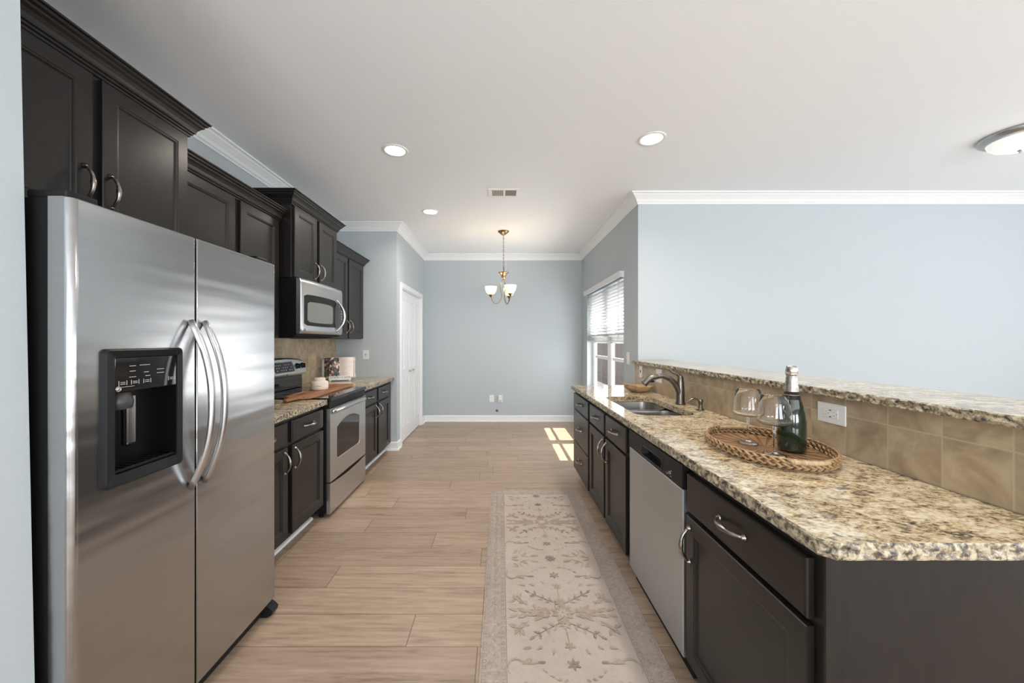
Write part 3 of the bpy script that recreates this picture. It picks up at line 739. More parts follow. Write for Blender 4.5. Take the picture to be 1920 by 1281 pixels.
# ------------------------------------------------------------------ refrigerator
FY0, FY1, FS = 0.995, 1.892, 1.4045
fr = thing('refrigerator', (-1.55, (FY0+FY1)/2, 0), 'stainless side-by-side refrigerator with a black ice and water dispenser', 'refrigerator')
bm = BM(); box(bm, -2.03, -1.200, FY0+0.004, FY1-0.004, 0.02, 1.745, 0.004); obj('cabinet_body', bm, M['black_matte'], fr)
def fridge_door(y0, y1, hole=None):
    """rounded-edge door slab facing +X, hole=(y0,y1,z0,z1,depth)"""
    bm = BM(); xb, xf, R = -1.199, -1.138, 0.004; RN = 0.018 if y0 < 1.2 else 0.004; zb, zt = 0.072, 1.745
    prof = [(xb, y0)]
    for k in range(6): a = PI/2*k/5; prof.append((xf-RN+RN*math.sin(a), y0+RN-RN*math.cos(a)))
    ys = [y0+RN+0.01, y1-R-0.01]
    if hole: ys = sorted(set(ys+[hole[0], hole[1]]))
    prof += [(xf, y) for y in ys]
    for k in range(6): a = PI/2*k/5; prof.append((xf-R+R*math.cos(a), y1-R+R*math.sin(a)))
    prof.append((xb, y1))
    zs = [zb, zb+0.004]+([hole[2], hole[3]] if hole else [])+[zt-0.004, zt]
    grid = []
    for z in zs:
        ins = 0.004 if z in (zb, zt) else 0.0
        grid.append([bm.verts.new((x-(ins if x > xb+0.01 else 0), y, z)) for x, y in prof])
    for j in range(len(zs)-1):
        for i in range(len(prof)-1):
            (xa, ya), (xb_, yb) = prof[i], prof[i+1]
            if hole and xa == xf and xb_ == xf and hole[0]-1e-6 <= ya and yb <= hole[1]+1e-6 and zs[j] >= hole[2]-1e-6 and zs[j+1] <= hole[3]+1e-6: continue
            f = bm.faces.new((grid[j][i], grid[j][i+1], grid[j+1][i+1], grid[j+1][i]))
            f.smooth = not (abs(xa-xf) < 1e-6 and abs(xb_-xf) < 1e-6) and i not in (0, len(prof)-2)
    for g in (grid[0], grid[-1]): bm.faces.new(g)
    for j in range(len(zs)-1): bm.faces.new((grid[j][0], grid[j+1][0], grid[j+1][-1], grid[j][-1]))
    return obj('door', bm, M['steel_fridge'], fr)
HY0, HY1, HZ0, HZ1 = 1.105, 1.318, 0.965, 1.312
dl = fridge_door(FY0, FS-0.004, (HY0, HY1, HZ0, HZ1)); dr = fridge_door(FS+0.004, FY1)
bm = BM(); box(bm, -1.1985, -1.152, FS-0.0035, FS+0.0035, 0.08, 1.735); obj('door_gasket', bm, M['black_matte'], fr)
def fridge_handle(door, yb, sgn):
    bm = BM(); pts = []; n = 22; rad = []
    for i in range(n):
        t = -1+2*i/(n-1); b = (1-abs(t)**2.2)
        pts.append((-1.132+0.078*b, yb, 1.130+0.305*t)); rad.append((0.012, 0.0125) if abs(t) < 0.85 else (0.011, 0.011))
    sweep(bm, pts, rad, 14, up=(0, 1, 0)); obj('door_handle', bm, M['steel'], door)
fridge_handle(dl, FS-0.032, -1); fridge_handle(dr, FS+0.032, 1)
# dispenser
bm = BM(); by0, by1, bz0, bz1 = 1.070, 1.337, 0.930, 1.338; xf = -1.138
# bezel ring with a raised, rounded rim
def rr(x, y0, y1, z0, z1, r): return [bm.verts.new((x, p[0], p[1])) for p in rounded_rect(y0, y1, z0, z1, r, 5)]
loops = [rr(xf, by0, by1, bz0, bz1, 0.014), rr(xf+0.008, by0+0.001, by1-0.001, bz0+0.001, bz1-0.001, 0.014), rr(xf+0.012, by0+0.006, by1-0.006, bz0+0.006, bz1-0.006, 0.012), rr(xf+0.004, HY0, HY1, HZ0, HZ1, 0.006), rr(xf-0.004, HY0, HY1, HZ0, HZ1, 0.006)]
for a, b in zip(loops, loops[1:]):
    for i in range(len(a)): bm.faces.new((a[i], a[(i+1) % len(a)], b[(i+1) % len(a)], b[i]))
bz = obj('dispenser_bezel', bm, M['black_plastic'], dl)
bm = BM(); box(bm, xf-0.05, xf+0.002, HY0+0.001, HY1-0.001, 1.208, HZ1-0.001, 0.003); cp = obj('dispenser_panel', bm, M['black_gloss'], dl)
for grp in (((1.160, 1.250, .022), (1.160, 1.268, .018), (1.160, 1.284, .020)), ((1.205, 1.262, .016), (1.20, 1.285, .034), (1.210, 1.25, .016)), ((1.255, 1.268, .026), (1.255, 1.256, .026))):
    for yy, zz, ww in grp:
        bm = BM(); box(bm, xf+0.0018, xf+0.0028, yy-ww/2, yy+ww/2, zz-0.0008, zz+0.0008); obj('status_marking', bm, M['mark'], cp)
for yc in (1.130, 1.168, 1.208, 1.297):
    bm = BM()
    for zz in (1.236, 1.231): box(bm, xf+0.0018, xf+0.0028, yc-0.007, yc+0.007, zz-0.0008, zz+0.0008)
    for e in (-1, 1): box(bm, xf+0.0018, xf+0.0028, yc+e*0.012-0.0006, yc+e*0.012+0.0006, 1.227, 1.241)
    obj('touch_button', bm, M['mark'], cp)
bm = BM(); box(bm, xf+0.0018, xf+0.0028, 1.125, 1.165, 1.2215, 1.2225)
obj('panel_line', bm, M['mark'], cp)
bm = BM(); lathe(bm, [(0.0085, 0.0), (0.0085, 0.0025), (0.007, 0.003), (0.007, 0.0022), (0.004, 0.0022), (0.004, 0.0034), (0.0, 0.0034)], (xf+0.0005, 1.117, 1.2175), 18, axis='X'); obj('round_emblem', bm, M['steel_smooth'], cp)
bm = BM()  # cavity liner: open box
x0, x1 = xf-0.0605, xf-0.002
for q in (((x0, HY0, HZ0), (x0, HY1, HZ0), (x0, HY1, 1.208), (x0, HY0, 1.208)), ((x0, HY0, HZ0), (x1, HY0, HZ0), (x1, HY0, 1.208), (x0, HY0, 1.208)), ((x0, HY1, HZ0), (x1, HY1, HZ0), (x1, HY1, 1.208), (x0, HY1, 1.208)), ((x0, HY0, HZ0), (x0, HY1, HZ0), (x1, HY1, HZ0), (x1, HY0, HZ0))):
    bm.faces.new([bm.verts.new(p) for p in q])
obj('dispenser_cavity', bm, flat('black_cavity_liner', (0.004, 0.004, 0.004, 1), 0.35, spec=0.2), dl)
bm = BM()
for i in range(9): box(bm, xf-0.060, xf-0.006, HY0+0.012+i*0.022, HY0+0.020+i*0.022, HZ0+0.001, HZ0+0.007)
box(bm, xf-0.010, xf-0.004, HY0+0.002, HY1-0.002, HZ0+0.001, HZ0+0.010, 0.002); obj('drip_tray', bm, M['black_plastic'], dl)
bm = BM(); lathe(bm, [(0.012, -0.055), (0.030, -0.050), (0.034, -0.030), (0.026, 0.0)], (xf-0.030, 1.150, 1.205), 18); obj('ice_chute', bm, flat('charcoal_plastic', (0.05, 0.05, 0.052, 1), 0.35), dl)
bm = BM(); box(bm, xf-0.060, xf-0.046, 1.190, 1.225, 1.03, 1.19, 0.006); obj('water_paddle', bm, M['steel_smooth'], dl)
for (a, b) in ((FY0+0.01, FY0+0.09), (FY1-0.10, FY1-0.02)):
    bm = BM(); box(bm, -1.27, -1.16, a, b, 1.7455, 1.768, 0.006); obj('hinge_cover', bm, M['black_plastic'], fr)
bm = BM(); box(bm, -1.220, -1.172, FY0+0.02, FY1-0.03, 0.012, 0.066, 0.004); obj('base_grille', bm, M['black_plastic'], fr)
bm = BM(); prism(bm, [(-1.225, 0.0), (-1.150, 0.0), (-1.128, 0.012), (-1.122, 0.030), (-1.135, 0.045), (-1.165, 0.066), (-1.225, 0.066)], 'XZ', FY1-0.045, FY1+0.006); obj('levelling_foot', bm, M['black_plastic'], fr)
bm = BM(); prism(bm, [(-1.225, 0.0), (-1.150, 0.0), (-1.135, 0.012), (-1.165, 0.066), (-1.225, 0.066)], 'XZ', FY0+0.006, FY0+0.045); obj('levelling_foot', bm, M['black_plastic'], fr)

# ------------------------------------------------------------------ range
RY0, RY1 = 2.886, 3.648; RXF = -1.312
rg = thing('range', (-1.67, (RY0+RY1)/2, 0), 'stainless electric range with black glass cooktop and oven door window', 'oven')
bm = BM(); box(bm, -2.020, RXF-0.030, RY0, RY1, 0.035, 0.893, 0.003); obj('range_body', bm, M['black_matte'], rg)
for y in (RY0+0.03, RY1-0.03):
    for x in (-1.39, -1.95):
        bm = BM(); lathe(bm, [(0.018, 0.0), (0.018, 0.010), (0.010, 0.012), (0.010, 0.036)], (x, y, 0.0), 12); obj('leg', bm, M['black_plastic'], rg)
bm = BM(); box(bm, -1.905, RXF+0.006, RY0-0.002, RY1+0.002, 0.894, 0.922, 0.005); ct = obj('cooktop', bm, M['black_gloss'], rg)
bm = BM()
for (x, y, r) in ((-1.47, 3.08, .115), (-1.47, 3.46, .09), (-1.75, 3.08, .09), (-1.75, 3.46, .115)):
    bm = BM(); lathe(bm, [(r, 0.0), (r, 0.0006), (r-0.002, 0.0006), (r-0.002, 0.0)], (x, y, 0.922), 40, cap=False)
    obj('burner_ring', bm, M['grey_plastic'], ct)
# oven door front with bowed stainless skin and an arched window
def arch_loop(bm, x, y0, y1, z0, z1, rise, r):
    pts = [(y0+r, z0), (y0, z0+r)] ; pts = []
    for k in range(5): a = -PI/2-PI/2*k/4; pts.append((y0+r+r*math.cos(a), z0+r+r*math.sin(a)))
    n = 14
    for k in range(n+1):
        t = k/n; pts.append((y0+(y1-y0)*t, z1+rise*(1-(2*t-1)**2)))
    for k in range(5): a = 0-PI/2*k/4; pts.append((y1-r+r*math.cos(a), z0+r+r*math.sin(a)))
    return [bm.verts.new((x, p[0], p[1])) for p in pts]
bm = BM(); xf = RXF
DZ0, DZ1 = 0.272, 0.838
outer = [bm.verts.new((xf, y, z)) for y, z in resample([(RY0+0.004, DZ0), (RY0+0.004, DZ1), (RY1-0.004, DZ1), (RY1-0.004, DZ0)], 0.05)]
WYa, WYb, WZa, WZb = 3.012, 3.500, 0.418, 0.672
inn = arch_loop(bm, xf, WYa, WYb, WZa, WZb, 0.055, 0.03)
ed = [bm.edges.new((outer[i], outer[(i+1) % len(outer)])) for i in range(len(outer))]+[bm.edges.new((inn[i], inn[(i+1) % len(inn)])) for i in range(len(inn))]
bmesh.ops.triangle_fill(bm, edges=ed, use_beauty=True)
in2 = arch_loop(bm, xf-0.006, WYa+0.004, WYb-0.004, WZa+0.004, WZb-0.002, 0.053, 0.028)
for i in range(len(inn)): bm.faces.new((inn[i], inn[(i+1) % len(inn)], in2[(i+1) % len(inn)], in2[i]))
bk = [bm.verts.new((xf-0.028, v.co.y, v.co.z)) for v in outer]
for i in range(len(outer)): bm.faces.new((outer[i], outer[(i+1) % len(outer)], bk[(i+1) % len(outer)], bk[i]))
bm.faces.new(bk)
od = obj('oven_door', bm, M['steel'], rg)
bm = BM(); lp = arch_loop(bm, xf-0.0055, WYa+0.003, WYb-0.003, WZa+0.003, WZb-0.001, 0.053, 0.028); bm.faces.new(lp); lp2 = [bm.verts.new((v.co.x-0.003, v.co.y, v.co.z)) for v in lp]; bm.faces.new(lp2)
for i in range(len(lp)): bm.faces.new((lp[i], lp[(i+1) % len(lp)], lp2[(i+1) % len(lp)], lp2[i]))
obj('oven_window', bm, M['black_gloss'], od)
bm = BM(); pts = []; rad = []
for i in range(25):
    t = -1+2*i/24; pts.append((xf+0.006+0.046*(1-abs(t)**3.5), 3.267+0.355*t, 0.812+0.018*(1-t*t))); rad.append((0.011, 0.019))
sweep(bm, pts, rad, 12, up=(0, 0, 1)); obj('oven_handle', bm, M['steel_smooth'], od)
bm = BM(); box(bm, RXF-0.030, RXF-0.004, RY0+0.004, RY1-0.004, 0.842, 0.893, 0.004); obj('vent_strip', bm, M['black_plastic'], rg)
bm = BM(); outl = [(RY0+0.004, 0.030), (RY1-0.004, 0.030), (RY1-0.004, 0.262)]
for k in range(11): t = k/10; outl.append((RY1-0.004-(RY1-RY0-0.008)*t, 0.262-0.020*math.sin(PI*t)))
prism(bm, outl[:3]+outl[4:], 'YZ', RXF-0.028, RXF); obj('storage_drawer', bm, M['steel'], rg)
# backguard console
bm = BM(); box(bm, -2.020, -1.925, RY0+0.004, RY1-0.004, 0.893, 1.06, 0.004); obj('backguard', bm, M['black_gloss'], rg)
bm = BM(); A = []; Bv = []; n = 24
def cprof(t):
    zt = 1.172+0.040*(1-(2*t-1)**2)**0.8 if 0 < t < 1 else 1.172
    return [(-2.020, 1.055), (-1.895, 1.045), (-1.872, 1.055), (-1.868, 1.070), (-1.905, zt-0.012), (-1.920, zt), (-2.020, zt)]
secs = []
for k in range(n+1):
    t = k/n; ins = 0.0
    y = RY0+0.0+(RY1-RY0)*t
    secs.append([bm.verts.new((x-(0.03 if t in (0, 1) and x > -2.0 else 0), y, z)) for x, z in cprof(t)])
for a, b in zip(secs, secs[1:]):
    for j in range(7): bm.faces.new((a[j], a[(j+1) % 7], b[(j+1) % 7], b[j]))
bm.faces.new(secs[0]); bm.faces.new(secs[-1]); con = obj('control_console', bm, M['steel'], rg)
def slant(bm, y0, y1, za, zb, lift, th, r=0.01):
    """plate lying on the slanted console front"""
    def X(z): return -1.868-(z-1.070)*(0.037/0.115)
    pts = rounded_rect(y0, y1, za, zb, r, 4)
    f1 = [bm.verts.new((X(z)+lift, y, z)) for y, z in pts]; f0 = [bm.verts.new((X(z)+lift-th, y, z)) for y, z in pts]
    bm.faces.new(f1); bm.faces.new(f0)
    for i in range(len(f1)): bm.faces.new((f1[i], f1[(i+1) % len(f1)], f0[(i+1) % len(f1)], f0[i]))
bm = BM(); slant(bm, 3.115, 3.420, 1.083, 1.182, 0.004, 0.006, 0.016); dp = obj('display_frame', bm, M['steel_smooth'], con)
bm = BM(); slant(bm, 3.122, 3.413, 1.089, 1.176, 0.0055, 0.003, 0.013); dp2 = obj('display_panel', bm, M['black_gloss'], con)
bm = BM()
for i in range(8):
    for j in range(3):
        if (i*3+j) % 4 == 3: continue
        bm = BM(); slant(bm, 3.15+i*0.031, 3.166+i*0.031, 1.106+j*0.022, 1.1095+j*0.022, 0.0062, 0.0005, 0.001); obj('touch_button', bm, M['mark'], dp2)

for y in (2.965, 3.050, 3.485, 3.575):
    bm = BM(); lathe(bm, [(0.026, 0.0), (0.024, 0.012), (0.021, 0.026), (0.0, 0.027)], (-1.893, y, 1.132), 20, axis='X'); box(bm, -1.872, -1.858, y-0.004, y+0.004, 1.112, 1.152, 0.002); obj('control_knob', bm, M['black_plastic'], con)
bm = BM(); lathe(bm, [(0.006, 0.0), (0.006, 0.002), (0.0, 0.002)], (-1.869, 3.29, 1.068), 12, axis='X'); obj('round_emblem', bm, M['black_plastic'], con)

# ------------------------------------------------------------------ microwave
MY0, MY1 = 2.890, 3.652
mw = thing('microwave', (-1.80, (MY0+MY1)/2, 1.42), 'stainless over-the-range microwave with black window and curved handle', 'microwave')
bm = BM(); box(bm, -2.030, -1.572, MY0, MY1, 1.400, 1.850, 0.004); obj('microwave_body', bm, M['black_matte'], mw)
def bow(y, z=1.63):
    t = (2*y-MY0-MY1)/(MY1-MY0); tz = (z-1.635)/0.21
    return -1.540+0.022*(1-t*t)-0.006*max(0, (abs(tz)-0.85)/0.15)**2
bm = BM(); ny, nz = 24, 14; g = []
for j in range(nz+1):
    z = 1.420+0.428*j/nz
    g.append([bm.verts.new((bow(MY0+(MY1-MY0)*i/ny, z), MY0+(MY1-MY0)*i/ny, z)) for i in range(ny+1)])
for j in range(nz):
    for i in range(ny):
        f = bm.faces.new((g[j][i], g[j][i+1], g[j+1][i+1], g[j+1][i])); f.smooth = True
rim = g[0]+[g[j][-1] for j in range(1, nz+1)]+g[-1][-2::-1]+[g[j][0] for j in range(nz-1, 0, -1)]
bk = [bm.verts.new((-1.572, v.co.y, v.co.z)) for v in rim]
for i in range(len(rim)): bm.faces.new((rim[i], rim[(i+1) % len(rim)], bk[(i+1) % len(rim)], bk[i]))
bm.faces.new(bk); md = obj('door', bm, M['steel'], mw)
def bowplate(bm, y0, y1, z0, z1, lift, th=0.002, r=0.012, curve=0.0, n=14):
    pts = resample(rounded_rect(y0, y1, z0, z1, r, 4), 0.03)
    f1 = [bm.verts.new((bow(p[0])+lift, p[0], p[1])) for p in pts]
    # fan as strips: sort into vertical slices
    cols = []
    for k in range(n+1):
        y = y0+(y1-y0)*k/n; e = min(y-y0, y1-y); dz = r-math.sqrt(max(0, r*r-(r-e)**2)) if e < r else 0
        dc = curve*(1-(2*k/n-1)**2)
        cols.append((y, z0+dz-dc, z1-dz+dc))
    for v in f1: bm.verts.remove(v)
    prev = None
    for y, a, b in cols:
        cur = [bm.verts.new((bow(y)+lift, y, a)), bm.verts.new((bow(y)+lift, y, b)), bm.verts.new((bow(y)+lift-th, y, b)), bm.verts.new((bow(y)+lift-th, y, a))]
        if prev:
            for q in range(4): bm.faces.new((prev[q], prev[(q+1) % 4], cur[(q+1) % 4], cur[q]))
        else: bm.faces.new(cur)
        prev = cur
    bm.faces.new(prev)
bm = BM(); bowplate(bm, 2.935, 3.485, 1.487, 1.728, 0.0015, curve=0.006); wf = obj('window_surround', bm, M['grey_dark'] if 'grey_dark' in M else M['black_plastic'], md)
bm = BM(); bowplate(bm, 2.975, 3.400, 1.515, 1.672, 0.0028, curve=0.006); obj('viewing_window', bm, flat('mesh_screen_glass', srgb(120, 120, 118), 0.25, var=0.25, scale=900), wf)
bm = BM(); bowplate(bm, 3.445, 3.560, 1.475, 1.715, 0.003, r=0.045); obj('handle_recess', bm, M['black_gloss'], md)
bm = BM(); bowplate(bm, 3.578, 3.634, 1.49, 1.70, 0.0025, r=0.006); kp = obj('control_panel', bm, M['black_gloss'], md)
bm = BM()
for j in range(6):
    for i in range(3):
        bm = BM(); box(bm, bow(3.6)+0.0026, bow(3.6)+0.0032, 3.585+i*0.016, 3.593+i*0.016, 1.515+j*0.026, 1.521+j*0.026); obj('key', bm, M['mark'], kp)
bm = BM(); pts = []; rad = []
for i in range(21):
    t = -1+2*i/20; b = 1-t*t; pts.append((bow(3.5)+0.002+0.052*b, 3.478+0.060*b, 1.595+0.150*t)); rad.append((0.006+0.008*b, 0.010))
sweep(bm, pts, rad, 10, up=(0, 1, 0)); obj('door_handle', bm, M['steel_smooth'], md)
bm = BM(); lathe(bm, [(0.011, 0.0), (0.011, 0.002), (0.0, 0.0025)], (bow(2.945)+0.001, 2.945, 1.452), 16, axis='X'); obj('round_emblem', bm, M['steel_smooth'], md)
bm = BM(); box(bm, -1.98, -1.62, MY0+0.05, MY1-0.05, 1.388, 1.399, 0.003); obj('vent_filter', bm, M['black_matte'], mw)

# ------------------------------------------------------------------ dishwasher
WY_0, WY_1 = 1.497, 2.118
dw = thing('dishwasher', (1.0, (WY_0+WY_1)/2, 0), 'built-in dishwasher with satin stainless door and black control strip', 'dishwasher')
bm = BM(); box(bm, 0.765, 1.335, WY_0-0.004, WY_1+0.008, 0.02, 0.868); obj('tub_body', bm, M['black_matte'], dw)
bm = BM(); rings_panel(bm, -1, 0.725, WY_0, WY_1, 0.100, 0.768, [(0.0, 0.004), (0.004, 0.0)], 0.038); obj('door', bm, M['steel_dw'], dw)
bm = BM()
PY0, PY1, PZ0, PZ1 = 1.690, 1.925, 0.785, 0.829
xf = 0.723; z0, z1 = 0.770, 0.866
ysl, zsl = [WY_0, PY0, PY1, WY_1], [z0, PZ0, PZ1, z1]
gv = [[bm.verts.new((xf, y, z)) for y in ysl] for z in zsl]
for j in range(3):
    for i in range(3):
        if i == 1 and j == 1: continue
        bm.faces.new((gv[j][i], gv[j][i+1], gv[j+1][i+1], gv[j+1][i]))
bv = [[bm.verts.new((xf+0.036, y, z)) for y in (WY_0, WY_1)] for z in (z0, z1)]
rim = [gv[0][0], gv[0][1], gv[0][2], gv[0][3], gv[1][3], gv[2][3], gv[3][3], gv[3][2], gv[3][1], gv[3][0], gv[2][0], gv[1][0]]
bm.faces.new([bv[0][0], bv[0][1]]+[gv[0][3], gv[0][2], gv[0][1], gv[0][0]]); bm.faces.new([bv[1][0], bv[1][1]]+[gv[3][3], gv[3][2], gv[3][1], gv[3][0]])
bm.faces.new([bv[0][0], gv[0][0], gv[1][0], gv[2][0], gv[3][0], bv[1][0]]); bm.faces.new([bv[0][1], gv[0][3], gv[1][3], gv[2][3], gv[3][3], bv[1][1]]); bm.faces.new([bv[0][0], bv[0][1], bv[1][1], bv[1][0]])
pk = [gv[1][1], gv[1][2], gv[2][2], gv[2][1]]; pi_ = [bm.verts.new((xf+0.028, v.co.y+(0.01 if v in (gv[1][1], gv[2][1]) else -0.01), v.co.z+(0.004 if v in (gv[1][1], gv[1][2]) else 0))) for v in pk]
for i in range(4): bm.faces.new((pk[i], pk[(i+1) % 4], pi_[(i+1) % 4], pi_[i]))
bm.faces.new(pi_)
cs = obj('control_strip', bm, M['black_plastic'], dw)
bm = BM(); 
for (a, b, c_, d) in ((PY0-0.006, PY1+0.006, PZ0-0.005, PZ0), (PY0-0.006, PY1+0.006, PZ1, PZ1+0.004), (PY0-0.006, PY0, PZ0, PZ1), (PY1, PY1+0.006, PZ0, PZ1)): box(bm, xf-0.0025, xf+0.004, a, b, c_, d, 0.001)
obj('pocket_handle', bm, M['black_gloss'], cs)
bm = BM()
sweep(bm, [(xf-0.001, 1.640, 0.790), (xf-0.001, 1.632, 0.786), (xf-0.001, 1.622, 0.790), (xf-0.001, 1.615, 0.802)], 0.0009, 6)
lathe(bm, [(0.006, 0.0), (0.006, -0.0012), (0.0045, -0.0012), (0.0045, 0.0)], (xf-0.0004, 1.605, 0.798), 14, axis='X', cap=False)
box(bm, xf-0.001, xf, 1.590, 1.604, 0.785, 0.7865); box(bm, xf-0.001, xf, 1.592, 1.602, 0.808, 0.8095)
obj('printed_marks', bm, M['mark'], cs)
bm = BM(); box(bm, 0.800, 0.812, WY_0, WY_1, 0.004, 0.098, 0.002); obj('toe_panel', bm, M['black_plastic'], dw)

# ------------------------------------------------------------------ ceiling fixtures
def downlight(x, y, label, power=1.0):
    t = thing('recessed_light', (x, y, H), label, 'ceiling light', 'recessed ceiling lights')
    bm = BM(); lathe(bm, [(0.074, -0.003), (0.078, -0.007), (0.094, -0.006), (0.099, 0.0)], (x, y, H), 40, cap=False); obj('trim_ring', bm, M['white_plastic'], t)
    bm = BM(); lathe(bm, [(0.076, -0.003), (0.05, -0.0065), (0.0, -0.008)], (x, y, H), 32, cap=False); obj('lens', bm, M['lens'], t)
    lamp('recessed_bulb', 'AREA', (x, y, H-0.012), 9*power, (1.0, 0.91, 0.80), direction=(0, 0, -1), shape='DISK', size=0.14, spread=2.6)
downlight(-0.813, 2.895, 'round recessed ceiling light above the range aisle, left of the air vent')
downlight(1.095, 2.727, 'round recessed ceiling light above the peninsula sink')
downlight(-0.798, 4.263, 'round recessed ceiling light farthest away, left of the chandelier')
downlight(1.085, 1.500, 'round recessed ceiling light cut off by the top edge of the photo')
v = thing('air_vent', (0.03, 3.71, H), 'white rectangular ceiling air vent in front of the chandelier', 'vent')
bm = BM(); box(bm, -0.125, 0.185, 3.612, 3.808, H-0.008, H-0.0005, 0.003); fm = obj('vent_frame', bm, M['white_plastic'], v)
bm = BM()
for i in range(9): box(bm, -0.083+i*0.0125, -0.076+i*0.0125, 3.642, 3.778, H-0.0095, H-0.0082)
obj('open_slots', bm, M['slot'], v)
bm = BM(); box(bm, 0.044, 0.152, 3.642, 3.778, H-0.0088, H-0.0082); gg = obj('louvre_shade', bm, flat('vent_shadow_grey', srgb(105, 105, 106), 0.7), v)  # grey sheet paints the shade between the closed louvres
bm = BM()
for i in range(10): box(bm, 0.047+i*0.011, 0.050+i*0.011, 3.642, 3.778, H-0.0100, H-0.0088)
obj('closed_louvres', bm, flat('vent_louvre_grey', srgb(170, 171, 172), 0.6), v)
# flush mount lamp
fm = thing('flush_mount_lamp', (3.68, 2.66, H), 'round flush mount ceiling lamp with nickel ring and frosted glass dome', 'ceiling light')
bm = BM(); lathe(bm, [(0.200, 0.0), (0.205, -0.012), (0.195, -0.030), (0.170, -0.045), (0.158, -0.045), (0.158, -0.030)], (3.68, 2.66, H), 56, cap=False); obj('metal_ring', bm, M['nickel'], fm)
bm = BM(); lathe(bm, [(0.160, -0.040), (0.150, -0.065), (0.125, -0.090), (0.085, -0.108), (0.035, -0.117), (0.0, -0.118)], (3.68, 2.66, H), 48, cap=False); obj('glass_dome', bm, M['dome'], fm)
bm = BM(); lathe(bm, [(0.016, -0.112), (0.018, -0.120), (0.010, -0.127), (0.008, -0.138), (0.0, -0.142)], (3.68, 2.66, H), 18, cap=False); obj('finial', bm, M['nickel'], fm)
lamp('flush_mount_bulb', 'POINT', (3.68, 2.66, H-0.22), 0.7, (1, 0.94, 0.86), shadow_soft_size=0.12)

# chandelier
hx, hy = 0.036, 5.03
ch = thing('chandelier', (hx, hy, H), 'brass chandelier hanging by a chain with three lit amber glass shades', 'chandelier')
bm = BM(); lathe(bm, [(0.076, 0.0), (0.074, -0.008), (0.050, -0.026), (0.028, -0.044), (0.012, -0.052), (0.008, -0.060), (0.0, -0.062)], (hx, hy, H), 32); obj('canopy', bm, M['brass'], ch)
bm = BM(); z = 2.772; k = 0
while z > 2.345:
    pts = []
    for i in range(12):
        a = 2*PI*i/12; r1, r2 = 0.0075*math.cos(a), 0.017*math.sin(a)
        pts.append((hx+(r1 if k % 2 else 0), hy+(0 if k % 2 else r1), z-0.014+r2))
    sweep(bm, pts, 0.0024, 6, up=(0, 1, 0) if k % 2 else (1, 0, 0), closed=True); z -= 0.0265; k += 1
obj('chain', bm, M['brass'], ch)
bm = BM(); sweep(bm, smooth_path([(hx+0.006, hy, 2.775), (hx-0.012, hy, 2.66), (hx+0.012, hy, 2.54), (hx+0.032, hy-0.01, 2.42), (hx+0.036, hy-0.01, 2.33), (hx+0.012, hy, 2.28)], 6), 0.0018, 6); obj('power_cord', bm, M['white_plastic'], ch)
bm = BM(); lathe(bm, [(0.006, 0.345-0.27+2.277-2.277), (0.0, 0.08)], (hx, hy, 2.277), 8, cap=False)
lathe(bm, [(0.007, 0.075), (0.009, 0.02), (0.011, 0.012), (0.070, 0.004), (0.072, 0.0), (0.050, -0.012), (0.036, -0.030), (0.028, -0.060), (0.024, -0.082), (0.012, -0.092), (0.0, -0.094)], (hx, hy, 2.277), 32, cap=False); obj('hub', bm, M['brass'], ch)
for ang in (183, -58, 62):
    a = math.radians(ang); c, s_ = math.cos(a), math.sin(a)
    P = [(0.016, 2.200), (0.020, 2.165), (0.045, 2.110), (0.046, 2.070), (0.030, 2.010), (0.026, 1.950), (0.055, 1.885), (0.100, 1.862), (0.145, 1.890), (0.166, 1.955)]
    bm = BM(); sweep(bm, smooth_path([(hx+c*r, hy+s_*r, z) for r, z in P], 6), 0.0045, 8, up=(-s_, c, 0)); arm = obj('arm', bm, M['brass'], ch)
    bm = BM(); lathe(bm, [(0.006, -0.012), (0.014, 0.0), (0.030, 0.020), (0.032, 0.026), (0.0, 0.026)], (hx+c*0.168, hy+s_*0.168, 1.955), 18); obj('cup', bm, M['brass'], arm)
    bm = BM(); lathe(bm, [(0.022, 0.0), (0.045, 0.010), (0.064, 0.035), (0.075, 0.070), (0.079, 0.108), (0.076, 0.108), (0.072, 0.070), (0.060, 0.036), (0.042, 0.013), (0.0, 0.004)], (hx+c*0.168, hy+s_*0.168, 1.982), 28, cap=False); obj('glass_shade', bm, M['shade'], arm)
    lamp('chandelier_bulb', 'POINT', (hx+c*0.168, hy+s_*0.168, 2.075), 1.6, (1, 0.82, 0.58), shadow_soft_size=0.03)

# ------------------------------------------------------------------ switches and outlets
def plate(name, c, axis, s, wd, ht, label, cat, marks, group=None):
    """axis 'X': plate normal along X with direction s, 'Y' likewise; marks: (u0,u1,v0,v1,kind,name)"""
    t = thing(name, c, label, cat, group)
    def B(bm, u0, u1, v0, v1, d0, d1, bev=0.0):
        if axis == 'X':
            a, b = sorted((c[0]+s*d0, c[0]+s*d1)); box(bm, a, b, c[1]+u0, c[1]+u1, c[2]+v0, c[2]+v1, bev)
        else:
            a, b = sorted((c[1]+s*d0, c[1]+s*d1)); box(bm, c[0]+u0, c[0]+u1, a, b, c[2]+v0, c[2]+v1, bev)
    bm = BM(); B(bm, -wd/2, wd/2, -ht/2, ht/2, 0.0003, 0.006, 0.002); obj('cover_plate', bm, M['white_plastic'], t)
    for (nm, mt, items) in marks:
        bm = BM()
        for (u0, u1, v0, v1, d) in items: B(bm, u0, u1, v0, v1, 0.006, d, 0.0008)
        obj(nm, bm, M[mt], t)
    return t
def slots(cu, cv, rot=False):
    it = [(-0.0075, -0.0055, -0.004, 0.005), (0.0055, 0.0075, -0.0035, 0.0045), (-0.002, 0.002, -0.013, -0.009)]
    return [((cu+a, cu+b, cv+c_, cv+d, 0.0092) if not rot else (cu+c_, cu+d, cv+a, cv+b, 0.0092)) for a, b, c_, d in it]
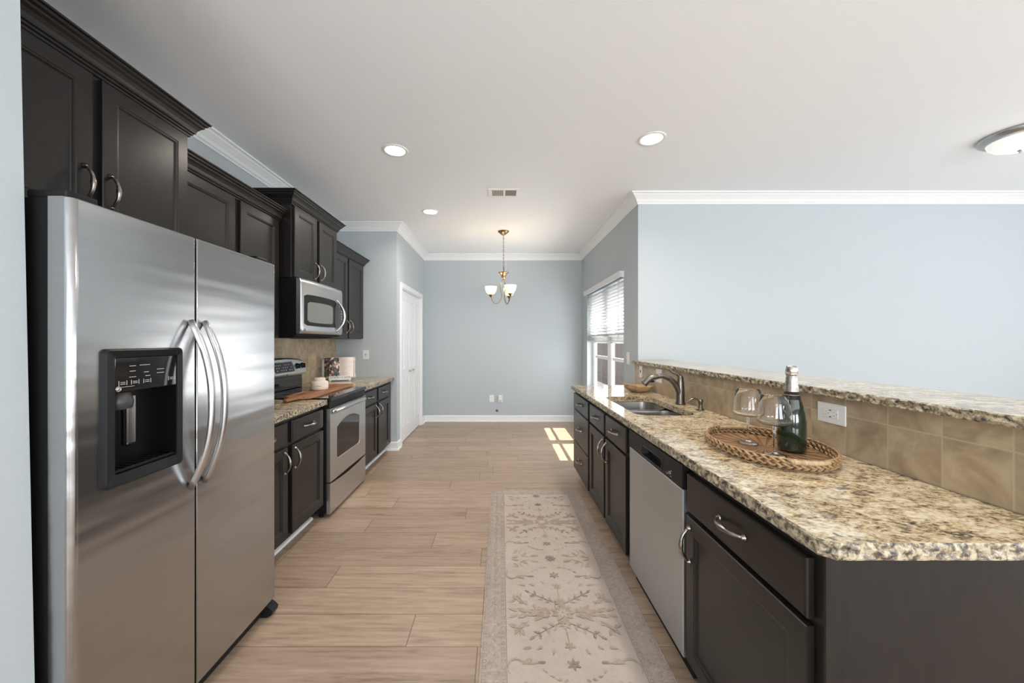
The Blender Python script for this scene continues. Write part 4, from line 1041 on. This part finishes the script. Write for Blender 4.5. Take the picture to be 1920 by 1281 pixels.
plate('wall_outlet', (1.340, 1.520, 1.068), 'X', -1, 0.128, 0.080, 'wide white outlet with many slots on the tile beside the champagne bottle', 'outlet',
      [('receptacle_face', 'white_plastic', [(-0.034, 0.034, -0.017, 0.017, 0.009)]), ('slots', 'slot', slots(0.020, 0.0, True)+slots(-0.018, 0.0, True)+[(-0.005, 0.005, 0.011, 0.015, 0.0095), (-0.005, 0.005, -0.015, -0.011, 0.0095)])])
plate('wall_outlet', (1.340, 3.590, 1.072), 'X', -1, 0.072, 0.115, 'small white wall plate at the far end of the peninsula tile', 'outlet',
      [('switch_toggle', 'slot', [(-0.006, 0.006, -0.012, 0.012, 0.010)])])
plate('wall_outlet', (1.340, 3.180, 1.068), 'X', -1, 0.112, 0.115, 'white wall plate on the tile just behind the faucet spout', 'outlet',
      [('receptacle_face', 'white_plastic', [(-0.036, -0.008, -0.030, 0.030, 0.009), (0.008, 0.036, -0.030, 0.030, 0.009)])])
plate('light_switch', (-1.683, YR, 1.192), 'Y', -1, 0.074, 0.120, 'white switch plate on the return wall above the far left counter', 'light switch',
      [('switch_toggle', 'grey_plastic', [(-0.005, 0.005, -0.009, 0.009, 0.012)])])
plate('light_switch', (XR, 4.050, 1.178), 'X', -1, 0.074, 0.130, 'tall white rocker switch right of the dining window', 'light switch',
      [('rocker', 'white_plastic', [(-0.017, 0.017, -0.034, 0.034, 0.009)])])
plate('wall_outlet', (-0.154, YB, 0.390), 'Y', -1, 0.078, 0.118, 'flat white outlet low on the dining end wall, left of the plug-in', 'outlet',
      [('receptacle_face', 'white_plastic', [(-0.017, 0.017, -0.034, 0.034, 0.009)]), ('slots', 'slot', slots(0, 0.020)+slots(0, -0.018))])
t = plate('plug_in_monitor', (-0.008, YB, 0.385), 'Y', -1, 0.078, 0.130, 'white plug-in box with a dark vent low on the dining end wall', 'outlet', [])
bm = BM(); box(bm, -0.040, 0.022, YB-0.045, YB-0.006, 0.335, 0.452, 0.010); pb = obj('plug_housing', bm, M['white_plastic'], t)
bm = BM()
for i in range(3): box(bm, -0.020, 0.004, YB-0.0465, YB-0.0445, 0.352+i*0.007, 0.355+i*0.007)
obj('vent_slots', bm, M['slot'], pb)
bm = BM(); lathe(bm, [(0.022, 0.0), (0.022, -0.003), (0.008, -0.006), (0.008, -0.014), (0.0, -0.014)], (-0.063, YB-0.0004, 0.185), 18, axis='Y'); o = obj('wall_jack', bm, M['pewter'], at=(-0.063, YB, 0.185)); tag(o, 'tiny round metal cable jack just above the far baseboard', 'jack')

# ------------------------------------------------------------------ rug
RX0, RX1, RYa, RYb = -0.088, 0.702, 1.075, 3.435
rc = (RX0+RX1)/2
bm = BM()
def quad(x0, x1, y0, y1, z, mi):
    f = bm.faces.new([bm.verts.new(p) for p in ((x0, y0, z), (x1, y0, z), (x1, y1, z), (x0, y1, z))]); f.material_index = mi
ZC = [0.0064]
def leaf(cx, cy, L, W, ang, mi, z=None):
    ZC[0] += 0.0000015; z = ZC[0]
    pts = []
    for k in range(10):
        a = 2*PI*k/10; u = math.cos(a)*L/2; v = math.sin(a)*W/2*(1.0-0.35*math.cos(a))
        pts.append((cx+u*math.cos(ang)-v*math.sin(ang), cy+u*math.sin(ang)+v*math.cos(ang)))
    f = bm.faces.new([bm.verts.new((x, y, z)) for x, y in pts]); f.material_index = mi
def stroke(path, w_, mi, z=None):
    ZC[0] += 0.0000015; z = ZC[0]
    P = smooth_path([(x, y, 0) for x, y in path], 5); prev = None
    for i, p in enumerate(P):
        d = (P[min(i+1, len(P)-1)]-P[max(i-1, 0)]); d = d.normalized() if d.length > 0 else Vector((1, 0, 0)); n_ = Vector((-d.y, d.x, 0))
        ww = w_*(0.5+0.5*math.sin(PI*(i+1)/(len(P)+1)))
        cur = (bm.verts.new((p.x+n_.x*ww, p.y+n_.y*ww, z)), bm.verts.new((p.x-n_.x*ww, p.y-n_.y*ww, z)))
        if prev: f = bm.faces.new((prev[0], cur[0], cur[1], prev[1])); f.material_index = mi
        prev = cur
box(bm, RX0, RX1, RYa, RYb, 0.0005, 0.006, 0.001, 1, mi=0)
for f in bm.faces: f.material_index = 1
B_ = 0.112
quad(RX0+B_, RX1-B_, RYa+B_, RYb-B_, 0.0061, 0)
def frame(i, wd, mi, z):
    a, b, c_, d = RX0+i, RX1-i, RYa+i, RYb-i
    quad(a, b, c_, c_+wd, z, mi); quad(a, b, d-wd, d, z, mi); quad(a, a+wd, c_+wd, d-wd, z, mi); quad(b-wd, b, c_+wd, d-wd, z, mi)
frame(B_, 0.003, 3, 0.0063); frame(B_-0.026, 0.002, 2, 0.0063); frame(0.030, 0.002, 2, 0.0063); frame(0.008, 0.0015, 3, 0.0063)
# border ornaments
y = RYa+0.05; k = 0
while y < RYb-0.04:
    for (cx, r) in ((RX0+0.018, 0.007), (RX1-0.018, 0.007), (RX0+0.099, 0.007), (RX1-0.099, 0.007)):
        q = [(cx-r, y-r), (cx+r, y-r), (cx+r, y+r), (cx-r, y+r)]
        for (a, b) in zip(q, q[1:]+q[:1]):
            if rnd.random() < 0.8: stroke([a, b], 0.0011, 3)
    if k % 2 == 0:
        for sx in (-1, 1):
            cx = (RX0+0.058) if sx < 0 else (RX1-0.058)
            for j in range(6):
                if rnd.random() < 0.75: leaf(cx+0.013*math.cos(j*PI/3), y+0.013*math.sin(j*PI/3), 0.017, 0.007, j*PI/3, 0 if rnd.random() < 0.5 else 2)
    else:
        for sx in (-1, 1):
            cx = (RX0+0.058) if sx < 0 else (RX1-0.058)
            stroke([(cx-0.016*sx, y-0.014), (cx+0.006*sx, y-0.004), (cx-0.006*sx, y+0.006), (cx+0.016*sx, y+0.014)], 0.0016, 2)
    y += 0.031; k += 1
def flower(cx, cy, r, n, mi, a0=0):
    for j in range(n):
        a = a0+2*PI*j/n; leaf(cx+r*0.55*math.cos(a), cy+r*0.55*math.sin(a), r*0.95, r*0.42, a, mi)
def motif(cy):
    for sx in (-1, 1):
        for sy in (-1, 1):
            def X(v): return rc+sx*v
            def Y_(v): return cy+sy*v
            def A(a): return math.atan2(sy*math.sin(a), sx*math.cos(a))
            def lf(u, v, L, W, a, mi): leaf(X(u), Y_(v), L, W, A(a), mi)
            def st(p, w_, mi): stroke([(X(u), Y_(v)) for u, v in p], w_, mi)
            st([(0.006, 0.055), (0.05, 0.085), (0.10, 0.115), (0.155, 0.150)], 0.0018, 3)
            for (u, v, a) in ((0.05, 0.100, 1.4), (0.065, 0.078, -0.4), (0.085, 0.122, 1.5), (0.10, 0.098, -0.3), (0.125, 0.150, 1.5), (0.14, 0.125, -0.2), (0.165, 0.160, 0.7)): lf(u, v, 0.030, 0.013, a, 2 if u < 0.11 else 3)
            for (u, v, a) in ((0.215, 0.095, 0.6), (0.235, 0.120, 1.2), (0.190, 0.075, -0.2), (0.205, 0.125, 1.9), (0.250, 0.085, -0.5)): lf(u, v, 0.045, 0.018, a, 2)
            st([(0.17, 0.05), (0.20, 0.085), (0.22, 0.12), (0.215, 0.15)], 0.0014, 3)
            for (u, v, a) in ((0.09, 0.02, 0.3), (0.125, 0.035, 0.8), (0.155, 0.012, 0.1), (0.20, 0.02, 0.5)): lf(u, v, 0.055, 0.024, a, 2)
            lf(0.245, 0.022, 0.05, 0.016, 0.4, 2)
            # scroll bracket
            st([(0.145, 0.290), (0.185, 0.296), (0.215, 0.282), (0.245, 0.272), (0.270, 0.290), (0.278, 0.325), (0.268, 0.345)], 0.0042, 2)
            lf(0.135, 0.290, 0.036, 0.013, 0.0, 3); lf(0.195, 0.285, 0.05, 0.022, 0.5, 2)
            for j in range(4): lf(0.045+0.026*j, 0.375-0.012*j*j*0.4, 0.022, 0.008, 0.5-0.4*j, 2)
            for (u, v, a) in ((0.16, 0.43, 0.9), (0.10, 0.44, 0.2), (0.215, 0.40, 1.0), (0.22, 0.455, 0.3)): lf(u, v, 0.05, 0.018, a, 2)
            st([(0.12, 0.46), (0.17, 0.44), (0.19, 0.41), (0.17, 0.375)], 0.0022, 2)
            lf(0.075, 0.235, 0.032, 0.012, 1.1, 2); lf(0.135, 0.215, 0.032, 0.012, 0.6, 2); lf(0.19, 0.215, 0.04, 0.014, 0.2, 2)
    for sy in (-1, 1):
        stroke([(rc, cy+sy*0.06), (rc, cy+sy*0.13), (rc, cy+sy*0.19)], 0.0013, 3)
        flower(rc, cy+sy*0.205, 0.026, 5, 2, PI/2*sy); flower(rc, cy+sy*0.30, 0.030, 6, 3, PI/2)
        flower(rc, cy+sy*0.075, 0.034, 7, 2)
    flower(rc, cy, 0.060, 9, 2); flower(rc, cy, 0.030, 7, 0)
    flower(rc, cy+0.47, 0.036, 8, 3)
    for sx in (-1, 1): flower(rc+sx*0.105, cy, 0.045, 7, 2)
for cy in (1.42, 2.345, 3.27):
    pass
bmf = bm
def clipped_motif(cy):
    motif(cy)
for cy in (1.872, 2.812): clipped_motif(cy)
for f in bm.faces:
    f.normal_update()
    if f.normal.z < 0 and f.calc_center_median().z > 0.0055: f.normal_flip()
# bring the whole ornament inside the field
for f in list(bm.faces):
    if f.material_index in (2, 3):
        c_ = f.calc_center_median()
        if c_.y < RYa+0.004 or c_.y > RYb-0.004: bm.faces.remove(f)
for f in list(bm.faces):
    pass
flower(rc, 1.40, 0.036, 8, 3); flower(rc, 1.20, 0.03, 6, 2)
o = obj('runner_rug', bm, [M['rug_field'], M['rug_border'], M['rug_motif'], M['rug_dark']], at=(rc, (RYa+RYb)/2, 0), recalc=False)
tag(o, 'long faded cream runner rug with floral pattern on the plank floor', 'rug')

# ------------------------------------------------------------------ things on the left counter
CB = (-1.555, 3.28, 0.9222)
cbd = thing('cutting_board', (CB[0], CB[1], CB[2]), 'long acacia wood cutting board with handle lying across the cooktop', 'cutting board', rz=math.radians(0.5))
bm = BM(); poly = [(-0.105, -0.40), (-0.098, -0.425), (-0.050, -0.440), (-0.026, -0.470), (-0.022, -0.560), (-0.012, -0.585), (0.012, -0.585), (0.022, -0.560), (0.026, -0.470), (0.050, -0.440), (0.098, -0.425), (0.105, -0.40), (0.110, 0.42), (0.095, 0.445), (-0.095, 0.445), (-0.110, 0.42)]
prism(bm, poly, 'XY', 0.0, 0.017); bmesh.ops.bevel(bm, geom=[e for e in bm.edges if abs(e.verts[0].co.z-e.verts[1].co.z) < 1e-6], offset=0.003, segments=2, affect='EDGES')
obj('board', bm, M['acacia'], cbd, local=True)
bm = BM(); lathe(bm, [(0.008, 0.0), (0.008, 0.0008), (0.0, 0.0008)], (0, -0.560, 0.0171), 14); obj('hanging_hole', bm, M['slot'], cbd, local=True)
cx, cy, cz = -1.575, 3.270, 0.9395
cj = thing('candle_jar', (cx, cy, cz), 'cream frosted candle jar with lid standing on the cutting board', 'candle')
bm = BM(); lathe(bm, [(0.0, 0.0), (0.060, 0.0), (0.068, 0.006), (0.070, 0.020), (0.070, 0.060), (0.066, 0.070), (0.050, 0.078), (0.0, 0.080)], (cx, cy, cz), 36, cap=False); obj('jar', bm, M['ceramic'], cj)
bm = BM(); lathe(bm, [(0.047, 0.079), (0.047, 0.100), (0.044, 0.104), (0.0, 0.104)], (cx, cy, cz), 32, cap=False); obj('lid', bm, M['ceramic'], cj)
bm = BM()
for i in range(7):
    a = math.radians(-82+i*4.2); x, y = cx+0.0706*math.cos(a), cy+0.0706*math.sin(a)
    box(bm, x-0.0018, x+0.0018, y-0.0007, y+0.0007, cz+0.034, cz+0.038 + (0.002 if i % 3 == 0 else 0))
obj('label_lettering', bm, M['pewter'], cj)
# open cookbook on a white scrolled stand
bk = thing('open_cookbook', (-1.825, 4.265, 0.9145), 'open cookbook with food photo page and white recipe page propped on the counter', 'book', rz=math.radians(24))
tilt = 0.20
def tp(x, y, z): # tilt backwards about the x axis
    return (x, y*math.cos(tilt)+z*math.sin(tilt), z*math.cos(tilt)-y*math.sin(tilt)+0.030)
def tilted(bm): 
    for v in bm.verts: v.co = tp(*v.co)
W_ = 0.162
bm = BM()
for sx in (-1, 1):
    n = 8; prev = None
    for i in range(n+1):
        t = i/n; x = sx*W_*t; yb = 0.0; yf = -0.030*math.sin(PI*min(1, t*1.05))*0.8-0.006
        cur = [bm.verts.new(p) for p in ((x, yb, 0.003), (x, yf, 0.003), (x, yf, 0.232), (x, yb, 0.232))]
        if prev:
            for q in range(4): bm.faces.new((prev[q], prev[(q+1) % 4], cur[(q+1) % 4], cur[q]))
        else: bm.faces.new(cur)
        prev = cur
    bm.faces.new(prev)
tilted(bm); pg = obj('page_block', bm, M['page_edge'], bk, local=True)
def page(name, sx, z0, z1, mat, a=0.03, b=1.0, lift=0.0008):
    bm = BM(); n = 8; prev = None
    for i in range(n+1):
        t = a+(b-a)*i/n; x = sx*W_*t; yf = -0.030*math.sin(PI*min(1, t*1.05))*0.8-0.006-lift
        cur = [bm.verts.new((x, yf, z0)), bm.verts.new((x, yf, z1)), bm.verts.new((x, yf+0.0006, z1)), bm.verts.new((x, yf+0.0006, z0))]
        if prev:
            for q in range(4): bm.faces.new((prev[q], prev[(q+1) % 4], cur[(q+1) % 4], cur[q]))
        else: bm.faces.new(cur)
        prev = cur
    bm.faces.new(prev); tilted(bm); return obj(name, bm, mat, bk, local=True)
page('photo_page', -1, 0.006, 0.230, M['photo']); rp = page('recipe_page', 1, 0.006, 0.230, M['paper'], 0.03, 0.86); page('photo_strip', 1, 0.006, 0.230, M['photo'], 0.88, 1.0)
bm = BM()
for i in range(15):
    z = 0.200-i*0.012; t1 = 0.78 if i % 4 else 0.5
    prev = None
    for k in range(5):
        t = 0.10+(t1-0.10)*k/4; x = W_*t; yf = -0.030*math.sin(PI*min(1, t*1.05))*0.8-0.0074
        cur = [bm.verts.new((x, yf, z)), bm.verts.new((x, yf, z+0.002))]
        if prev: bm.faces.new((prev[0], cur[0], cur[1], prev[1]))
        prev = cur
tilted(bm); obj('text_lines', bm, flat('faint_print', srgb(188, 176, 172), 0.8), bk, local=True)
bm = BM(); box(bm, -W_-0.006, W_+0.006, 0.001, 0.005, -0.002, 0.238, 0.001); tilted(bm); obj('book_cover', bm, flat('book_cover_pale', srgb(200, 196, 190), 0.6), bk, local=True)
bm = BM()
for j in range(5):
    sweep(bm, [(-W_-0.002-j*0.004, -0.004-j*0.003, 0.01), (-W_-0.004-j*0.004, -0.006-j*0.003, 0.215)], (0.0022), 5)
tilted(bm); obj('fanned_pages', bm, M['page_edge'], bk, local=True)
st_ = thing('cookbook_stand', (-1.825, 4.265, 0.9145), 'white scrolled metal cookbook stand under the open cookbook', 'book stand', rz=math.radians(24))
bm = BM(); box(bm, -0.115, 0.115, -0.055, 0.045, 0.010, 0.018, 0.003); box(bm, -0.115, 0.115, -0.058, -0.050, 0.010, 0.034, 0.002); 
for x in (-0.10, 0.10):
    for y in (-0.045, 0.035): box(bm, x-0.008, x+0.008, y-0.008, y+0.008, 0.0, 0.010, 0.002)
obj('ledge', bm, M['trim'], st_, local=True)
bm = BM()
for k in range(3):
    c0 = -0.075+k*0.075
    for sx in (-1, 1):
        pts = []
        for i in range(18):
            a = i/17*PI*2.6; r = 0.020-0.014*i/17
            pts.append((c0+sx*(0.019-r*math.cos(a)), -0.060, 0.040+r*math.sin(a)))
        sweep(bm, pts, 0.0042, 6, up=(0, 1, 0))
obj('scroll_front', bm, M['trim'], st_, local=True)
bm = BM(); box(bm, -0.10, -0.085, 0.058, 0.064, 0.03, 0.20, 0.002); box(bm, 0.085, 0.10, 0.058, 0.064, 0.03, 0.20, 0.002)
tilt2 = 0.0
for v in bm.verts: v.co = (v.co.x, v.co.y*1+(v.co.z-0.03)*0.2-0.012, v.co.z)
obj('back_rest', bm, M['trim'], st_, local=True)

# ------------------------------------------------------------------ things on the peninsula
# carved bowl
bx, by_, bz_ = 1.205, 3.30, 0.9142
bw = thing('carved_wooden_bowl', (bx, by_, bz_), 'pale carved wooden bowl with scalloped edge beside the sink', 'bowl', rz=math.radians(-18))
bm = BM(); seg = 56
prof = [(0.0, 0.0), (0.45, 0.0), (0.70, 0.008), (0.88, 0.026), (0.97, 0.046), (1.0, 0.056), (0.95, 0.057), (0.88, 0.044), (0.70, 0.024), (0.40, 0.014), (0.0, 0.012)]
rings = []
for pr, pz in prof:
    ring = []
    for i in range(seg):
        a = 2*PI*i/seg; sc1 = 1+0.11*abs(math.cos(4.0*a))*(pr**2)-0.05*pr
        lift = 0.018*max(0, -math.cos(a))*(pr**2) if pz > 0.0 else 0
        ring.append(bm.verts.new((0.122*pr*sc1*math.cos(a), 0.080*pr*sc1*math.sin(a), pz+lift)))
    rings.append(ring)
for a_, b_ in zip(rings, rings[1:]):
    for i in range(seg):
        f = bm.faces.new((a_[i], a_[(i+1) % seg], b_[(i+1) % seg], b_[i])); f.smooth = True
bmesh.ops.remove_doubles(bm, verts=bm.verts[:], dist=1e-5); obj('bowl_shell', bm, M['bowl_wood'], bw, local=True)
# woven tray
tx, ty, tz = 1.082, 1.540, 0.9146; TA, TB = 0.196, 0.272; TR = math.radians(-6)
tr = thing('woven_tray', (tx, ty, tz), 'oval braided seagrass tray holding two wine glasses and a champagne bottle', 'tray', rz=TR)
bm = BM(); seg = 72
rg_ = [[bm.verts.new((r*(TA-0.012)*math.cos(2*PI*i/seg), r*(TB-0.012)*math.sin(2*PI*i/seg), z)) for i in range(seg)] for r, z in ((1.0, 0.0), (1.0, 0.008), (0.66, 0.008), (0.33, 0.008), (0.02, 0.008))]
for a_, b_ in zip(rg_, rg_[1:]):
    for i in range(seg): bm.faces.new((a_[i], a_[(i+1) % seg], b_[(i+1) % seg], b_[i]))
for f in bm.faces:
    c_ = f.calc_center_median(); k_ = int((math.atan2(c_.y/TB, c_.x/TA)+PI)/(2*PI)*72)
    if k_ % 3 == 0 and c_.z > 0.006: f.material_index = 1
bm.faces.new(rg_[-1]); bm.faces.new(rg_[0]); obj('tray_base', bm, [M['seagrass_dark'], M['seagrass_spokes_gap_shade']], tr, local=True)
def ell(a, ra, rb): return Vector((ra*math.cos(a), rb*math.sin(a), 0))
bm = BM()
def lump(c, t, up_, L, W, Tk):
    """spindle-shaped strand segment"""
    t = t.normalized(); s_ = t.cross(up_).normalized(); u = s_.cross(t)
    rows = []
    for k in range(6):
        f_ = k/5; rr_ = math.sin(PI*(0.08+0.84*f_))**0.8
        rows.append([bm.verts.new(c+t*(L*(f_-0.5))+s_*(math.cos(2*PI*q/7)*Tk*rr_)+u*(math.sin(2*PI*q/7)*W*rr_)) for q in range(7)])
    for a_, b_ in zip(rows, rows[1:]):
        for q in range(7):
            f = bm.faces.new((a_[q], a_[(q+1) % 7], b_[(q+1) % 7], b_[q])); f.smooth = True
    bm.faces.new(rows[0]); bm.faces.new(rows[-1])
N = 54
for row, zc in ((0, 0.0155), (1, 0.0305)):
    for i in range(N):
        a = 2*PI*(i+0.5*row)/N
        if row == 1 and (abs(math.sin(a)) > 0.955): continue
        c = ell(a, TA, TB); tg = (ell(a+0.01, TA, TB)-ell(a-0.01, TA, TB)).normalized()
        for e in (-1, 1):
            outw = Vector((c.x/TA, c.y/TB, 0)).normalized()
            cc = c+Vector((0, 0, zc+e*0.0036))+outw*(0.0015*e)+tg*(0.0068*e)
            lump(cc, tg+Vector((0, 0, -0.50*e)), outw, 0.027+rnd.uniform(-.002, .002), 0.0078, 0.0050)
sweep(bm, [tuple(ell(2*PI*i/90, TA-0.001, TB-0.001)+Vector((0, 0, 0.022))) for i in range(90)], (0.0035, 0.0165), 8, closed=True, mi=1)  # darker core paints shade into the gaps of the braid
obj('braided_rim', bm, [M['seagrass'], M['seagrass_spokes_gap_shade']], tr, local=True)
bm = BM(); sweep(bm, [tuple(ell(2*PI*i/90, TA, TB)+Vector((0, 0, 0.0405))) for i in range(90)], 0.0030, 8, closed=True); obj('rim_hoop', bm, M['seagrass'], tr, local=True)
for e in (-1, 1):
    bm = BM(); pts = [tuple(ell(e*PI/2+(-0.32+0.64*i/12), TA, TB)+Vector((0, 0, 0.0325))) for i in range(13)]
    sweep(bm, pts, [(0.008, 0.009)]*13, 8); obj('wrapped_grip', bm, M['seagrass_pale'], tr, local=True)
# wine glasses
def wine_glass(x, y, label):
    t = thing('wine_glass', (x, y, 0.9245), label, 'wine glass', 'wine glasses on the woven tray')
    z0 = 0.9245
    bm = BM(); lathe(bm, [(0.0, 0.0), (0.037, 0.0), (0.0375, 0.0015), (0.030, 0.003), (0.012, 0.007), (0.0055, 0.013), (0.0042, 0.022), (0.0042, 0.095), (0.0055, 0.106), (0.0065, 0.110), (0.0, 0.1105)], (x, y, z0), 32, cap=False)
    obj('foot_and_stem', bm, M['glass'], t)
    bm = BM(); lathe(bm, [(0.0, 0.1110), (0.006, 0.1112), (0.025, 0.114), (0.045, 0.119), (0.0555, 0.127), (0.0578, 0.137), (0.0555, 0.160), (0.050, 0.195), (0.0445, 0.229), (0.0436, 0.230), (0.0430, 0.229), (0.0486, 0.195), (0.0540, 0.160), (0.0563, 0.138), (0.0542, 0.1288), (0.0445, 0.1210), (0.025, 0.1162), (0.0, 0.1150)], (x, y, z0), 48, cap=False)
    obj('glass_bowl', bm, M['glass'], t)
    return t
wine_glass(1.060, 1.612, 'empty stemmed wine glass on the tray, the one farther from the camera')
wine_glass(1.046, 1.437, 'empty stemmed wine glass on the tray, in front of the bottle')
cx, cy, cz = 1.160, 1.500, 0.9245
cb = thing('champagne_bottle', (cx, cy, cz), 'dark green champagne bottle with pale foil neck on the tray', 'bottle')
bm = BM(); lathe(bm, [(0.0, 0.0), (0.040, 0.0), (0.0465, 0.006), (0.048, 0.014), (0.048, 0.130), (0.046, 0.150), (0.039, 0.178), (0.030, 0.204), (0.0255, 0.222), (0.0235, 0.245), (0.0, 0.246)], (cx, cy, cz), 44, cap=False); bb = obj('glass_body', bm, M['bottle'], cb)
bm = BM(); lathe(bm, [(0.0300, 0.2055), (0.0262, 0.224), (0.0242, 0.236), (0.0225, 0.2365)], (cx, cy, cz), 36, cap=False); obj('neck_band', bm, M['black_plastic'], cb)
bm = BM(); lathe(bm, [(0.0248, 0.236), (0.0225, 0.255), (0.0200, 0.280), (0.0178, 0.297), (0.0172, 0.300)], (cx, cy, cz), 36, cap=False); obj('foil_neck', bm, M['foil'], cb)
bm = BM(); lathe(bm, [(0.0172, 0.298), (0.0192, 0.302), (0.0195, 0.309), (0.0175, 0.311), (0.0180, 0.318), (0.0178, 0.332), (0.0150, 0.337), (0.0, 0.338)], (cx, cy, cz), 32, cap=False); cap_ = obj('wire_hooded_cork', bm, M['foil'], cb)
bm = BM()
for k in range(4):
    a = PI/4+k*PI/2; sweep(bm, [(cx+0.0198*math.cos(a), cy+0.0198*math.sin(a), cz+0.305), (cx+0.0190*math.cos(a), cy+0.0190*math.sin(a), cz+0.320), (cx+0.0170*math.cos(a), cy+0.0170*math.sin(a), cz+0.336), (cx, cy, cz+0.3385)], 0.0010, 6, up=(0, 1, 0.3))
sweep(bm, [(cx+0.0200*math.cos(2*PI*i/24), cy+0.0200*math.sin(2*PI*i/24), cz+0.305) for i in range(24)], 0.0010, 6, closed=True)
obj('wire_cage', bm, M['steel_smooth'], cap_)
bm = BM(); lathe(bm, [(0.0268, 0.2215), (0.0262, 0.2245), (0.0258, 0.2245)], (cx, cy, cz), 36, cap=False); obj('gold_line', bm, M['brass'], cb)
